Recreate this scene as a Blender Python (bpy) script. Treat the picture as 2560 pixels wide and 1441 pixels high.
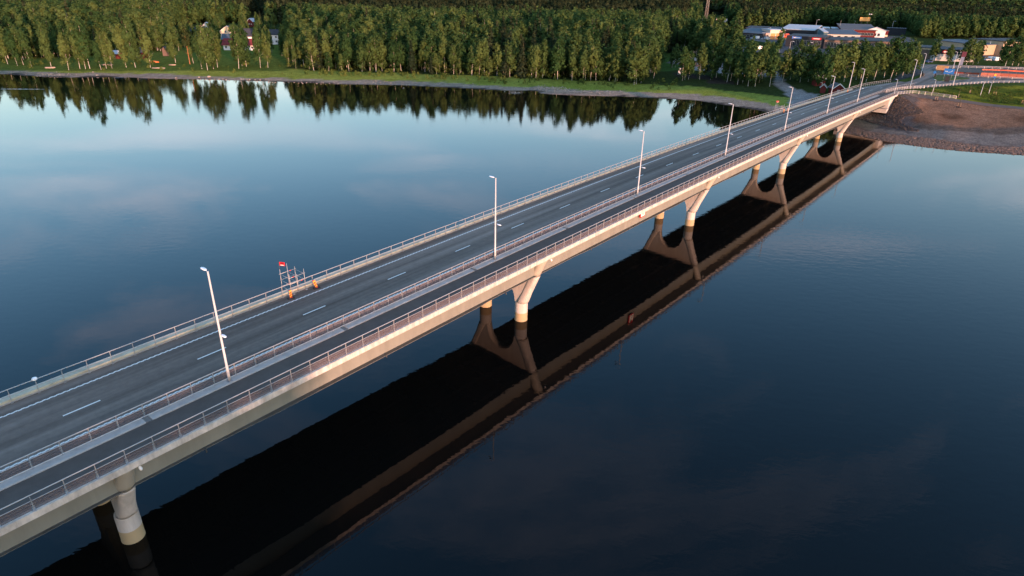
import bpy, bmesh, math, random
import numpy as np
from mathutils import Matrix, Vector
random.seed(7); rng = np.random.default_rng(7)
scene = bpy.context.scene
COL = scene.collection
for o in list(bpy.data.objects): bpy.data.objects.remove(o)

# ------------------------------------------------------------------ camera
H = 43.0                       # metres above the water
FPX = 1597.0; CX, CY = 1280.0, 720.5
RC = np.array([[0.999786815, 0.0206476109, 0.0],
               [0.00879891283, -0.426055929, 0.904654036],
               [0.0186789445, -0.904461177, -0.426146777]])
cam_d = bpy.data.cameras.new('camera'); cam = bpy.data.objects.new('camera', cam_d); COL.objects.link(cam)
cam_d.sensor_width = 36.0; cam_d.lens = FPX / 2560.0 * 36.0
cam_d.clip_start = 0.5; cam_d.clip_end = 30000.0
cam.matrix_world = Matrix([[RC[0, 0], -RC[0, 1], -RC[0, 2], 0],
                           [RC[1, 0], -RC[1, 1], -RC[1, 2], 0],
                           [RC[2, 0], -RC[2, 1], -RC[2, 2], H], [0, 0, 0, 1]])
scene.camera = cam

# ------------------------------------------------------------------ light
SUN_AZ = math.radians(152.0)   # clockwise from +Y
SUN_EL = math.radians(3.2)
world = bpy.data.worlds.new('World'); scene.world = world; world.use_nodes = True
wn = world.node_tree; wl = wn.links
for nd in list(wn.nodes): wn.nodes.remove(nd)
w_out = wn.nodes.new('ShaderNodeOutputWorld'); w_bg = wn.nodes.new('ShaderNodeBackground')
w_sky = wn.nodes.new('ShaderNodeTexSky'); w_sky.sky_type = 'NISHITA'; w_sky.sun_disc = False
w_sky.sun_elevation = SUN_EL; w_sky.sun_rotation = SUN_AZ
w_sky.altitude = 50; w_sky.air_density = 1.0; w_sky.dust_density = 1.2; w_sky.ozone_density = 2.4
w_bg.inputs['Strength'].default_value = 0.15
# thin pink evening cloud over the whole sky
w_tc = wn.nodes.new('ShaderNodeTexCoord'); w_sep = wn.nodes.new('ShaderNodeSeparateXYZ')
wl.new(w_tc.outputs['Generated'], w_sep.inputs[0])
w_add = wn.nodes.new('ShaderNodeMath'); w_add.operation = 'ADD'; w_add.inputs[1].default_value = 0.12
wl.new(w_sep.outputs['Z'], w_add.inputs[0])
w_dx = wn.nodes.new('ShaderNodeMath'); w_dx.operation = 'DIVIDE'
w_dy = wn.nodes.new('ShaderNodeMath'); w_dy.operation = 'DIVIDE'
wl.new(w_sep.outputs['X'], w_dx.inputs[0]); wl.new(w_add.outputs[0], w_dx.inputs[1])
wl.new(w_sep.outputs['Y'], w_dy.inputs[0]); wl.new(w_add.outputs[0], w_dy.inputs[1])
w_cmb = wn.nodes.new('ShaderNodeCombineXYZ'); wl.new(w_dx.outputs[0], w_cmb.inputs[0]); w_st = wn.nodes.new('ShaderNodeMath'); w_st.operation = 'MULTIPLY'; w_st.inputs[1].default_value = 2.6; wl.new(w_dy.outputs[0], w_st.inputs[0]); wl.new(w_st.outputs[0], w_cmb.inputs[1])
w_noi = wn.nodes.new('ShaderNodeTexNoise'); w_noi.inputs['Scale'].default_value = 0.55
w_noi.inputs['Detail'].default_value = 7; w_noi.inputs['Roughness'].default_value = 0.62
w_noi.inputs['Distortion'].default_value = 0.6
wl.new(w_cmb.outputs[0], w_noi.inputs['Vector'])
w_rmp = wn.nodes.new('ShaderNodeValToRGB')
w_rmp.color_ramp.elements[0].position = 0.50; w_rmp.color_ramp.elements[0].color = (0, 0, 0, 1)
w_rmp.color_ramp.elements[1].position = 0.80; w_rmp.color_ramp.elements[1].color = (0.42, 0.42, 0.42, 1)
wl.new(w_noi.outputs['Fac'], w_rmp.inputs[0])
w_mix = wn.nodes.new('ShaderNodeMix'); w_mix.data_type = 'RGBA'
w_mix.inputs['B'].default_value = (3.6, 2.9, 2.9, 1)
wl.new(w_rmp.outputs['Color'], w_mix.inputs['Factor']); w_hs = wn.nodes.new('ShaderNodeHueSaturation'); w_hs.inputs['Saturation'].default_value = 1.12; wl.new(w_sky.outputs[0], w_hs.inputs['Color'])
# evening haze low over the whole horizon
w_inv = wn.nodes.new('ShaderNodeMath'); w_inv.operation = 'SUBTRACT'; w_inv.use_clamp = True; w_inv.inputs[0].default_value = 1.0; wl.new(w_sep.outputs['Z'], w_inv.inputs[1])
w_pow = wn.nodes.new('ShaderNodeMath'); w_pow.operation = 'POWER'; w_pow.inputs[1].default_value = 6.0; wl.new(w_inv.outputs[0], w_pow.inputs[0])
w_hf = wn.nodes.new('ShaderNodeMath'); w_hf.operation = 'MULTIPLY'; w_hf.inputs[1].default_value = 0.88; wl.new(w_pow.outputs[0], w_hf.inputs[0])
w_hm = wn.nodes.new('ShaderNodeMix'); w_hm.data_type = 'RGBA'; w_hm.inputs['B'].default_value = (1.55, 1.45, 1.38, 1)
wl.new(w_hf.outputs[0], w_hm.inputs['Factor']); wl.new(w_hs.outputs[0], w_hm.inputs['A']); wl.new(w_hm.outputs['Result'], w_mix.inputs['A'])
wl.new(w_mix.outputs['Result'], w_bg.inputs['Color']); wl.new(w_bg.outputs[0], w_out.inputs[0])

sun_d = bpy.data.lights.new('sun', 'SUN'); sun = bpy.data.objects.new('sun', sun_d); COL.objects.link(sun)
sun_d.energy = 1.3; sun_d.angle = math.radians(0.6); sun_d.color = (1.0, 0.53, 0.37)
sdir = Vector((math.sin(SUN_AZ) * math.cos(SUN_EL), math.cos(SUN_AZ) * math.cos(SUN_EL), math.sin(SUN_EL)))
sun.rotation_euler = sdir.to_track_quat('Z', 'Y').to_euler()
scene.view_settings.view_transform = 'Standard'; scene.view_settings.look = 'None'
scene.view_settings.exposure = 2.9; scene.view_settings.gamma = 1.0
scene.cycles.max_bounces = 5; scene.cycles.transparent_max_bounces = 12
scene.cycles.use_denoising = True

# ------------------------------------------------------------------ helpers
def lin(c):
    return tuple(((v / 255.0) / 12.92 if v / 255.0 <= 0.04045 else ((v / 255.0 + 0.055) / 1.055) ** 2.4) for v in c)

MATS = {}
def mat(name, col, rough=0.7, metal=0.0, var=0.0, scale=1.0, bump=0.0, bscale=None, spec=0.4, rnd=0.0, streak=None):
    """procedural material: colour broken up by noise, optional bump and per-object tint"""
    if name in MATS: return MATS[name]
    m = bpy.data.materials.new(name); m.use_nodes = True; nt = m.node_tree; L = nt.links
    b = nt.nodes['Principled BSDF']
    b.inputs['Roughness'].default_value = rough; b.inputs['Metallic'].default_value = metal
    b.inputs['Specular IOR Level'].default_value = spec
    col = tuple(col[:3])
    geo = nt.nodes.new('ShaderNodeNewGeometry')
    n1 = nt.nodes.new('ShaderNodeTexNoise'); n1.inputs['Scale'].default_value = scale; n1.inputs['Detail'].default_value = 6
    n1.inputs['Roughness'].default_value = 0.65
    if streak:
        mp = nt.nodes.new('ShaderNodeMapping'); mp.inputs['Scale'].default_value = streak
        L.new(geo.outputs['Position'], mp.inputs[0]); L.new(mp.outputs[0], n1.inputs['Vector'])
    else:
        L.new(geo.outputs['Position'], n1.inputs['Vector'])
    mx = nt.nodes.new('ShaderNodeMix'); mx.data_type = 'RGBA'
    mx.inputs['A'].default_value = tuple(max(0, c * (1 - var)) for c in col) + (1,)
    mx.inputs['B'].default_value = tuple(min(1, c * (1 + var)) for c in col) + (1,)
    rm = nt.nodes.new('ShaderNodeMapRange'); rm.inputs[1].default_value = 0.3; rm.inputs[2].default_value = 0.7
    L.new(n1.outputs['Fac'], rm.inputs[0]); L.new(rm.outputs[0], mx.inputs['Factor'])
    last = mx.outputs['Result']
    if rnd:
        oi = nt.nodes.new('ShaderNodeObjectInfo'); hs = nt.nodes.new('ShaderNodeHueSaturation')
        r1 = nt.nodes.new('ShaderNodeMapRange'); r1.inputs[3].default_value = 1 - rnd; r1.inputs[4].default_value = 1 + rnd
        L.new(oi.outputs['Random'], r1.inputs[0]); L.new(r1.outputs[0], hs.inputs['Value']); L.new(last, hs.inputs['Color'])
        last = hs.outputs['Color']
    L.new(last, b.inputs['Base Color'])
    if bump:
        n2 = nt.nodes.new('ShaderNodeTexNoise'); n2.inputs['Scale'].default_value = bscale or scale * 4; n2.inputs['Detail'].default_value = 5
        L.new(geo.outputs['Position'], n2.inputs['Vector'])
        bp = nt.nodes.new('ShaderNodeBump'); bp.inputs['Strength'].default_value = bump; bp.inputs['Distance'].default_value = 0.05
        L.new(n2.outputs['Fac'], bp.inputs['Height']); L.new(bp.outputs[0], b.inputs['Normal'])
    MATS[name] = m
    return m

def tag(o, label=None, cat=None, group=None, kind=None):
    if label: o['label'] = label
    if cat: o['category'] = cat
    if group: o['group'] = group
    if kind: o['kind'] = kind
    return o
def empty(name, loc=(0, 0, 0), rz=0.0, parent=None):
    o = bpy.data.objects.new(name, None); COL.objects.link(o)
    o.location = loc; o.rotation_euler = (0, 0, rz); o.empty_display_size = 0.1
    if parent: o.parent = parent
    return o
def link(name, me, parent=None, loc=None):
    o = bpy.data.objects.new(name, me); COL.objects.link(o)
    if parent: o.parent = parent
    if loc is not None: o.location = loc
    return o
def copy_tree(o, parent=None):
    c = o.copy(); COL.objects.link(c); c.parent = parent
    for ch in list(o.children): copy_tree(ch, c)
    return c

class MB:
    def __init__(s): s.v = []; s.f = []; s.m = []; s.sm = []
    def face(s, idx, mi=0, smooth=False): s.f.append(tuple(idx)); s.m.append(mi); s.sm.append(smooth)
    def quad(s, a, b, c, d, mi=0):
        n = len(s.v); s.v += [tuple(a), tuple(b), tuple(c), tuple(d)]; s.face((n, n+1, n+2, n+3), mi); return s
    def poly(s, pts, mi=0):
        n = len(s.v); s.v += [tuple(p) for p in pts]; s.face(range(n, n+len(pts)), mi); return s
    def box(s, c, size, rz=0.0, mi=0, ax=None):
        """c centre, size full; ax optional 3 axis vectors"""
        if ax is None:
            cr, sr = math.cos(rz), math.sin(rz); ax = ((cr, sr, 0), (-sr, cr, 0), (0, 0, 1))
        c = np.array(c, float); A = np.array(ax, float); hs = np.array(size, float) / 2
        n = len(s.v)
        for dz in (-1, 1):
            for dx, dy in ((-1, -1), (1, -1), (1, 1), (-1, 1)):
                s.v.append(tuple(c + A[0]*dx*hs[0] + A[1]*dy*hs[1] + A[2]*dz*hs[2]))
        for q in ((0,3,2,1),(4,5,6,7),(0,1,5,4),(1,2,6,5),(2,3,7,6),(3,0,4,7)): s.face([n+i for i in q], mi)
        return s
    def bar(s, a, b, w, h=None, mi=0, up=(0, 0, 1)):
        a = np.array(a, float); b = np.array(b, float); h = h or w
        x = b - a; L = np.linalg.norm(x); x = x / max(L, 1e-9); u = np.array(up, float)
        if abs(x @ u) > 0.99: u = np.array((1.0, 0, 0))
        y = np.cross(u, x); y /= np.linalg.norm(y); z = np.cross(x, y)
        return s.box((a + b) / 2, (L, w, h), ax=(x, y, z), mi=mi)
    def tube(s, pts, r, n=8, mi=0, caps=True, smooth=True):
        pts = [np.array(p, float) for p in pts]; rs = r if hasattr(r, '__len__') else [r]*len(pts)
        base = len(s.v)
        for i, p in enumerate(pts):
            t = pts[min(i+1, len(pts)-1)] - pts[max(i-1, 0)]; t /= max(np.linalg.norm(t), 1e-9)
            u = np.array((0, 0, 1.0)) if abs(t[2]) < 0.9 else np.array((1.0, 0, 0))
            a = np.cross(u, t); a /= np.linalg.norm(a); b = np.cross(t, a)
            for k in range(n):
                an = 2*math.pi*k/n; s.v.append(tuple(p + rs[i]*(a*math.cos(an) + b*math.sin(an))))
        for i in range(len(pts)-1):
            for k in range(n):
                k2 = (k+1) % n
                s.face((base+i*n+k, base+i*n+k2, base+(i+1)*n+k2, base+(i+1)*n+k), mi, smooth)
        if caps:
            s.face([base+k for k in range(n)][::-1], mi); e = base+(len(pts)-1)*n; s.face([e+k for k in range(n)], mi)
        return s
    def loft(s, rings, mi=0, caps=True, smooth=False):
        n = len(rings[0]); base = len(s.v)
        for r in rings: s.v += [tuple(p) for p in r]
        for i in range(len(rings)-1):
            for k in range(n):
                k2 = (k+1) % n
                s.face((base+i*n+k, base+i*n+k2, base+(i+1)*n+k2, base+(i+1)*n+k), mi, smooth)
        if caps:
            s.face([base+k for k in range(n)][::-1], mi); e = base+(len(rings)-1)*n; s.face([e+k for k in range(n)], mi)
        return s
    def mesh(s, name, mats):
        me = bpy.data.meshes.new(name); me.from_pydata(s.v, [], s.f)
        if not isinstance(mats, (list, tuple)): mats = [mats]
        for m in mats: me.materials.append(m)
        me.polygons.foreach_set('material_index', s.m); me.polygons.foreach_set('use_smooth', s.sm)
        me.update(); return me
    def build(s, name, mats, parent=None, loc=None):
        me = s.mesh(name, mats)
        bm = bmesh.new(); bm.from_mesh(me); bmesh.ops.recalc_face_normals(bm, faces=bm.faces); bm.to_mesh(me); bm.free()
        return link(name, me, parent, loc)

def ray(px, py):
    return RC @ np.array([px - CX, py - CY, FPX])
def W(px, py, z=0.0):
    d = ray(px, py); t = (z - H) / d[2]; return np.array([d[0]*t, d[1]*t, z])
def proj(P):
    P = np.asarray(P, float); q = (P - np.array([0, 0, H])) @ RC
    return np.stack([CX + FPX*q[..., 0]/q[..., 2], CY + FPX*q[..., 1]/q[..., 2]], -1), q[..., 2]

# ------------------------------------------------------------------ bridge alignment
ANG = math.radians(39.1)
DV = np.array([math.sin(ANG), math.cos(ANG)]); NV = np.array([DV[1], -DV[0]])
_T = np.array([(-60, 8.75), (-20, 9.65), (21.6, 10.42), (58, 10.95), (94.5, 11.36), (131, 11.53), (167.6, 11.35), (204, 10.9), (241, 10.28), (281, 9.55)])
_PF = np.polyfit(_T[:, 0], _T[:, 1], 4)
S1 = 281.0; R_ARC = 110.0; ARC_L = 21.0; NC = -55.75
def plane_z(x, y):
    p = DV*S1 + NV*NC; a2 = ANG + ARC_L/R_ARC*0.8; u = np.array([math.sin(a2), math.cos(a2)])
    return Z1 - 0.009*((x-p[0])*u[0] + (y-p[1])*u[1])
Z1 = float(np.polyval(_PF, S1))
def axy(s, n):
    if s <= S1 + 2: return DV*s + NV*n
    p = DV*(S1+2) + NV*NC; t = s - S1 - 2; a = min(t, ARC_L) / R_ARC
    c = p + NV*R_ARC
    th = ANG + a; dd = np.array([math.sin(th), math.cos(th)]); nn = np.array([dd[1], -dd[0]])
    q = c - nn*R_ARC
    if t > ARC_L: q = q + dd*(t-ARC_L)
    return q + nn*(n-NC)
def zs(s): return float(np.polyval(_PF, min(s, S1)))
def B(s, n, dz=0.0):
    x, y = axy(s, n)
    z = zs(s) if s <= S1 else plane_z(x, y)
    return np.array([x, y, z + dz])
def sweep(mb, prof, ss, mi=0, closed=True, smooth=False):
    rings = [[B(s, n, dz) for n, dz in (prof(s) if callable(prof) else prof)] for s in ss]
    if closed: return mb.loft(rings, mi, True, smooth)
    n = len(rings[0]); b = len(mb.v)
    for r in rings: mb.v += [tuple(p) for p in r]
    for i in range(len(rings)-1):
        for k in range(n-1): mb.face((b+i*n+k, b+i*n+k+1, b+(i+1)*n+k+1, b+(i+1)*n+k), mi, smooth)
    return mb
def text_mesh(name, txt, size, m, extrude=0.004):
    cu = bpy.data.curves.new(name, 'FONT'); cu.body = txt; cu.size = size; cu.extrude = extrude; cu.align_x = 'CENTER'; cu.align_y = 'CENTER'
    to = bpy.data.objects.new(name, cu); COL.objects.link(to)
    dg = bpy.context.evaluated_depsgraph_get(); me = bpy.data.meshes.new_from_object(to.evaluated_get(dg))
    bpy.data.objects.remove(to); me.materials.clear(); me.materials.append(m); return me
# ------------------------------------------------------------------ materials of the bridge
M_ASPH = mat('asphalt', (0.056, 0.053, 0.052), 0.82, var=0.22, scale=0.35, bump=0.5, bscale=9, spec=0.35)
# wheel tracks worn along the lanes: stretched noise along the carriageway
def worn_asphalt():
    m = mat('worn_asphalt', (0.160, 0.128, 0.106), 0.8, var=0.12, scale=1.6, bump=0.5, bscale=9, spec=0.10)
    nt = m.node_tree; L = nt.links; b = nt.nodes['Principled BSDF']
    geo = [n for n in nt.nodes if n.type == 'NEW_GEOMETRY'][0]
    rot = nt.nodes.new('ShaderNodeVectorRotate'); rot.rotation_type = 'Z_AXIS'; rot.inputs['Angle'].default_value = ANG - math.pi/2
    L.new(geo.outputs['Position'], rot.inputs['Vector'])
    mp = nt.nodes.new('ShaderNodeMapping'); mp.inputs['Scale'].default_value = (0.012, 0.55, 0.0)
    L.new(rot.outputs[0], mp.inputs[0])
    nz = nt.nodes.new('ShaderNodeTexNoise'); nz.inputs['Scale'].default_value = 1.0; nz.inputs['Detail'].default_value = 4
    L.new(mp.outputs[0], nz.inputs['Vector'])
    rg = nt.nodes.new('ShaderNodeMapRange'); rg.inputs[1].default_value = 0.32; rg.inputs[2].default_value = 0.68
    rg.inputs[3].default_value = 0.55; rg.inputs[4].default_value = 1.55
    L.new(nz.outputs['Fac'], rg.inputs[0])
    mul = nt.nodes.new('ShaderNodeMix'); mul.data_type = 'RGBA'; mul.blend_type = 'MULTIPLY'; mul.inputs['Factor'].default_value = 1
    src = b.inputs['Base Color'].links[0].from_socket
    L.new(src, mul.inputs['A']); L.new(rg.outputs[0], mul.inputs['B']); L.new(mul.outputs['Result'], b.inputs['Base Color'])
    return m
M_ROAD = worn_asphalt()
M_PATH = mat('path_asphalt', (0.108, 0.088, 0.074), 0.85, var=0.12, scale=0.8, bump=0.4, bscale=10, spec=0.10)
M_CONC = mat('edge_concrete', (0.47, 0.425, 0.375), 0.85, var=0.30, scale=1.3, bump=0.35, bscale=6, spec=0.25, streak=(1.6, 1.6, 0.5))
M_CONC2 = mat('kerb_concrete', (0.43, 0.40, 0.365), 0.85, var=0.16, scale=1.4, bump=0.3, bscale=8, spec=0.25)
M_BEAM = mat('parapet_concrete', (0.42, 0.385, 0.29), 0.85, var=0.25, scale=0.8, bump=0.3, bscale=5, spec=0.25)
M_STEEL = mat('girder_paint', (0.20, 0.20, 0.17), 0.5, var=0.14, scale=0.9, spec=0.35, streak=(0.6, 0.6, 0.12))
M_FLANGE = mat('flange_grime', (0.10, 0.10, 0.092), 0.7, var=0.25, scale=0.8, spec=0.25)
M_SLEEVE = mat('sleeve_paint', (0.37, 0.34, 0.28), 0.5, var=0.06, scale=0.5, spec=0.35)
M_GALV = mat('galvanised_steel', (0.33, 0.325, 0.32), 0.45, metal=0.35, var=0.12, scale=3, spec=0.5)
M_GALV2 = mat('galvanised_rail', (0.38, 0.37, 0.36), 0.38, metal=0.3, var=0.10, scale=3, spec=0.5)
M_RAILW = mat('bottom_bar_zinc', (0.55, 0.54, 0.52), 0.45, var=0.08, scale=2)
M_POLE = mat('lamp_pole_paint', (0.50, 0.48, 0.45), 0.45, var=0.06, scale=2, spec=0.4)
M_HEAD = mat('lamp_head_white', (0.78, 0.79, 0.80), 0.35, var=0.03, scale=2)
M_GRATE = mat('grate_iron', (0.20, 0.185, 0.17), 0.6, var=0.2, scale=4)
M_DARK = mat('dark_metal', (0.05, 0.05, 0.05), 0.5, var=0.1, scale=3)
M_WHITE = mat('road_paint', (0.74, 0.70, 0.64), 0.7, var=0.14, scale=4, spec=0.3)
M_RED = mat('sign_red', (0.55, 0.015, 0.02), 0.5, var=0.06, scale=3)
M_YEL = mat('sign_yellow', (0.75, 0.42, 0.03), 0.5, var=0.05, scale=3)
M_ORED = mat('barricade_red', (0.60, 0.045, 0.02), 0.5, var=0.06, scale=3)
M_BLACK = mat('rubber_black', (0.02, 0.02, 0.021), 0.8, var=0.2, scale=5)
M_SWHITE = mat('sign_white', (0.80, 0.78, 0.72), 0.5, var=0.03, scale=2)
M_WOOD = mat('scaffold_board', (0.42, 0.42, 0.42), 0.7, var=0.15, scale=2)

def pier_material():
    m = mat('pier_concrete', (0.44, 0.40, 0.36), 0.85, var=0.16, scale=0.9, bump=0.35, bscale=7, spec=0.25, streak=(2.2, 2.2, 0.35))
    nt = m.node_tree; L = nt.links; b = nt.nodes['Principled BSDF']
    geo = [n for n in nt.nodes if n.type == 'NEW_GEOMETRY'][0]
    sp = nt.nodes.new('ShaderNodeSeparateXYZ'); L.new(geo.outputs['Position'], sp.inputs[0])
    nz = nt.nodes.new('ShaderNodeTexNoise'); nz.inputs['Scale'].default_value = 1.2; L.new(geo.outputs['Position'], nz.inputs['Vector'])
    ad = nt.nodes.new('ShaderNodeMath'); ad.operation = 'MULTIPLY_ADD'; ad.inputs[1].default_value = 0.18
    L.new(nz.outputs['Fac'], ad.inputs[0]); L.new(sp.outputs['Z'], ad.inputs[2])
    st = nt.nodes.new('ShaderNodeMapRange'); st.inputs[1].default_value = 1.42; st.inputs[2].default_value = 1.36
    L.new(ad.outputs[0], st.inputs[0])
    mx = nt.nodes.new('ShaderNodeMix'); mx.data_type = 'RGBA'; mx.inputs['B'].default_value = (0.35, 0.265, 0.15, 1)
    src = b.inputs['Base Color'].links[0].from_socket
    L.new(st.outputs[0], mx.inputs['Factor']); L.new(src, mx.inputs['A']); L.new(mx.outputs['Result'], b.inputs['Base Color'])
    return m
M_PIER = pier_material()
def screen_material():
    m = bpy.data.materials.new('mesh_screen'); m.use_nodes = True; nt = m.node_tree; L = nt.links
    b = nt.nodes['Principled BSDF']; b.inputs['Base Color'].default_value = (0.13, 0.115, 0.125, 1); b.inputs['Roughness'].default_value = 0.5
    b.inputs['Metallic'].default_value = 0.2
    tr = nt.nodes.new('ShaderNodeBsdfTransparent'); mx = nt.nodes.new('ShaderNodeMixShader')
    geo = nt.nodes.new('ShaderNodeNewGeometry'); nz = nt.nodes.new('ShaderNodeTexNoise'); nz.inputs['Scale'].default_value = 0.4
    L.new(geo.outputs['Position'], nz.inputs['Vector'])
    mr = nt.nodes.new('ShaderNodeMapRange'); mr.inputs[3].default_value = 0.50; mr.inputs[4].default_value = 0.56
    L.new(nz.outputs['Fac'], mr.inputs[0]); L.new(mr.outputs[0], mx.inputs[0])
    L.new(tr.outputs[0], mx.inputs[1]); L.new(b.outputs[0], mx.inputs[2])
    L.new(mx.outputs[0], nt.nodes['Material Output'].inputs[0]); return m
M_SCREEN = screen_material()

S0 = -48.0
def srange(a, b, st): return list(np.arange(a, b, st)) + [b]

# ------------------------------------------------------------------ bridge
bridge = empty('road_bridge', B(0, NC, 0) * 0)
tag(bridge, 'long concrete and steel road bridge crossing the dark river on twin-legged piers', 'bridge')
NN, NF = -45.4, -61.95       # outer faces
SS = srange(S0, S1, 4.0)
mb = MB(); sweep(mb, [(NN-0.28, -0.46), (NN-0.28, -0.05), (NF+0.28, -0.05), (NF+0.28, -0.46), (-58.9, -0.62), (-48.1, -0.62)], SS)
mb.build('deck_slab', M_CONC2, bridge)
mb = MB(); sweep(mb, [(NN, -0.50), (NN, 0.03), (NN-0.05, 0.05), (NN-0.54, 0.05), (NN-0.54, -0.045), (NN-0.275, -0.045), (NN-0.275, -0.50)], SS)
mb.build('edge_beam', M_CONC, bridge)
mb = MB(); sweep(mb, [(NF, -0.50), (NF, 0.36), (NF+0.80, 0.36), (NF+0.84, 0.32), (NF+0.84, -0.045), (NF+0.275, -0.045), (NF+0.275, -0.50)], SS)
mb.build('edge_beam', M_BEAM, bridge)
mb = MB(); sweep(mb, [(NF+0.845, 0.02), (NF+0.845, 0.13), (NF+0.90, 0.13), (NF+0.90, 0.02)], SS); mb.build('drip_rail', M_GALV2, bridge)
# kerb with drain gaps
gaps = [14.3 + 19.7*k for k in range(-3, 14)]
ks = [S0]
for g in gaps:
    if S0 < g < 262: ks += [g-0.26, g+0.26]
ks.append(270.0)
for i in range(0, len(ks)-1, 2):
    mb = MB(); sweep(mb, [(-50.38, -0.04), (-50.38, 0.13), (-49.58, 0.13), (-49.52, 0.09), (-49.52, -0.04)], srange(ks[i], ks[i+1], 4.0)); mb.build('kerb', M_CONC2, bridge)
for g in gaps:
    if S0 < g < 262:
        mb = MB(); sweep(mb, [(-50.3, -0.04), (-50.3, 0.03), (-49.6, 0.03), (-49.6, -0.04)], [g-0.24, g+0.24]); mb.build('drain_grate', M_GRATE, bridge)
# girders
PIERS = [-43.6, 10.95, 63.65, 118.1, 172.75, 226.7]
def fl(s):
    d_ = min(abs(s-p) for p in PIERS); t = min(max((d_-9.0)/3.0, 0), 1); return 0.36 + 0.22*t
SG = srange(S0, 272.0, 3.0)
for gi, n0 in enumerate((-47.45, -51.3, -55.4, -59.75)):
    gd = MB(); sweep(gd, [(n0-0.06, -0.60), (n0+0.06, -0.60), (n0+0.06, -3.26), (n0-0.06, -3.26)], SG)
    g_o = gd.build('girder', M_STEEL, bridge)
    gf = MB(); sweep(gf, lambda s: [(n0-fl(s), -3.26), (n0+fl(s), -3.26), (n0+fl(s), -3.33), (n0-fl(s), -3.33)], SG)
    gf.build('bottom_flange', M_FLANGE, g_o)
br = MB()
for s in np.arange(S0+3, 270, 5.45):
    for a, b_ in ((-47.32, -51.3), (-51.3, -55.4), (-55.4, -59.9)):
        br.bar(B(s, a-0.1, -3.0), B(s, b_+0.1, -3.0), 0.16); br.bar(B(s, a-0.1, -0.9), B(s, b_+0.1, -2.9), 0.12)
o = br.build('cross_bracing', M_STEEL, bridge); o['kind'] = 'stuff'
# web stiffeners and little drain pipes along the outer girder
for s in np.arange(S0+6, 268, 19.7):
    mb = MB(); mb.tube([B(s, -46.95, -3.2), B(s, -46.82, -3.5)], 0.07, 6); mb.build('drain_pipe', M_DARK, bridge)

def circ(s, n, z, r, k=32, p=2.0):
    out = []
    for i in range(k):
        c_, s_ = math.cos(2*math.pi*i/k), math.sin(2*math.pi*i/k); q = r/(abs(c_)**p+abs(s_)**p)**(1/p)
        out.append(np.array([*axy(s+q*c_, n+q*s_), z]))
    return out
for pi_, s in enumerate(PIERS):
    zd = zs(s); top = zd - 3.34; mid = -53.33
    pier = empty('pier', (0, 0, 0), 0, bridge)
    for sg in (1, -1):
        nb = mid + sg*3.38; nk_ = mid + sg*3.60; nt_ = mid + sg*(6.92)
        ztop = zd - 0.55
        zk = 2.9
        c_ = MB(); c_.loft([circ(s, nb, -4.0, 0.92), circ(s, nb, 0.12, 0.92), circ(s, nb, 0.14, 0.90), circ(s, nb, zk-0.25, 0.90), circ(s, nb+sg*0.06, zk, 0.87)], smooth=True)
        c_.build('column', M_PIER, pier)
        zj = zd - 3.55
        f_ = lambda z: nk_ + (nt_-nk_)*(z-zk)/(ztop-zk)
        l_ = MB(); l_.loft([circ(s, f_(z), z, 0.82-0.16*min((z-zk)/1.6, 1), p=2.3+1.0*min((z-zk)/1.6, 1)) for z in np.linspace(zk+0.003, zj, 12)], smooth=True); l_.build('inclined_leg', M_PIER, pier)
        u_ = MB(); u_.loft([circ(s, f_(z), z, 0.69) for z in np.linspace(zj+0.003, ztop, 6)], smooth=True); u_.build('steel_sleeve', M_SLEEVE, pier)
    # wall with arch between the legs
    lo = []
    for t in np.linspace(0, math.pi, 25):
        lo.append((mid + 2.62*math.cos(t), 2.3 + 3.55*math.sin(t)**0.85))
    lo = [(mid+3.3, 2.95), (mid+2.62, 2.75)] + [p for p in lo if p[1] > 2.75] + [(mid-2.62, 2.75), (mid-3.3, 2.95)]
    kx = 3.60 + 3.32*(top-2.9)/(zd-0.55-2.9)
    up_ = [(mid + kx*a, top) for a in np.linspace(1, -1, len(lo))]
    wl_ = MB()
    for side in (-0.56, 0.56):
        b0 = len(wl_.v)
        for (n1, z1), (n2, z2) in zip(lo, up_): wl_.v += [tuple([*axy(s+side, n1), z1]), tuple([*axy(s+side, n2), z2])]
        for k in range(len(lo)-1): wl_.face((b0+2*k, b0+2*k+1, b0+2*k+3, b0+2*k+2))
    m_ = len(lo)*2
    for k in range(len(lo)-1): wl_.face((2*k, 2*k+2, m_+2*k+2, m_+2*k), 0, True); wl_.face((2*k+1, m_+2*k+1, m_+2*k+3, 2*k+3))
    wl_.face((0, m_, m_+1, 1)); e = m_-2; wl_.face((e, e+1, m_+e+1, m_+e))
    wl_.build('arched_wall', M_PIER, pier)
# abutment
ab = MB(); pr = [(271.2, -0.62), (281.0, -0.62), (281.0, -1.3), (276.8, -4.2), (271.2, -4.2)]
ab.loft([[B(s, n, dz) for s, dz in pr] for n in (-61.3, -46.05)]); ab.build('abutment', M_PIER, bridge)
ab = MB(); pr = [(268.6, -4.2), (277.6, -4.2), (276.4, -5.6), (268.6, -5.6)]
ab.loft([[B(s, n, dz) for s, dz in pr] for n in (-61.6, -45.75)]); ab.build('bearing_shelf', M_PIER, bridge)

# ------------------------------------------------------------------ carriageway and footway
SR = srange(S0, S1, 4.0) + srange(S1+3, 330.0, 3.0)
road = MB(); sweep(road, [(-61.11, 0.0), (-58.0, 0.0), (-55.0, 0.0), (-50.385, 0.0)], SR, closed=False)
road_o = road.build('road', M_ROAD); tag(road_o, kind='structure')
fw = MB(); sweep(fw, [(-49.52, 0.0), (-47.5, 0.0), (-45.94, 0.0)], srange(S0, 272.0, 4.0), closed=False)
sweep(fw, [(-50.3, 0.004), (-46.02, 0.004)], srange(272.0, 300.0, 4.0), closed=False)
tag(fw.build('footpath', M_PATH), kind='structure')
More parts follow.
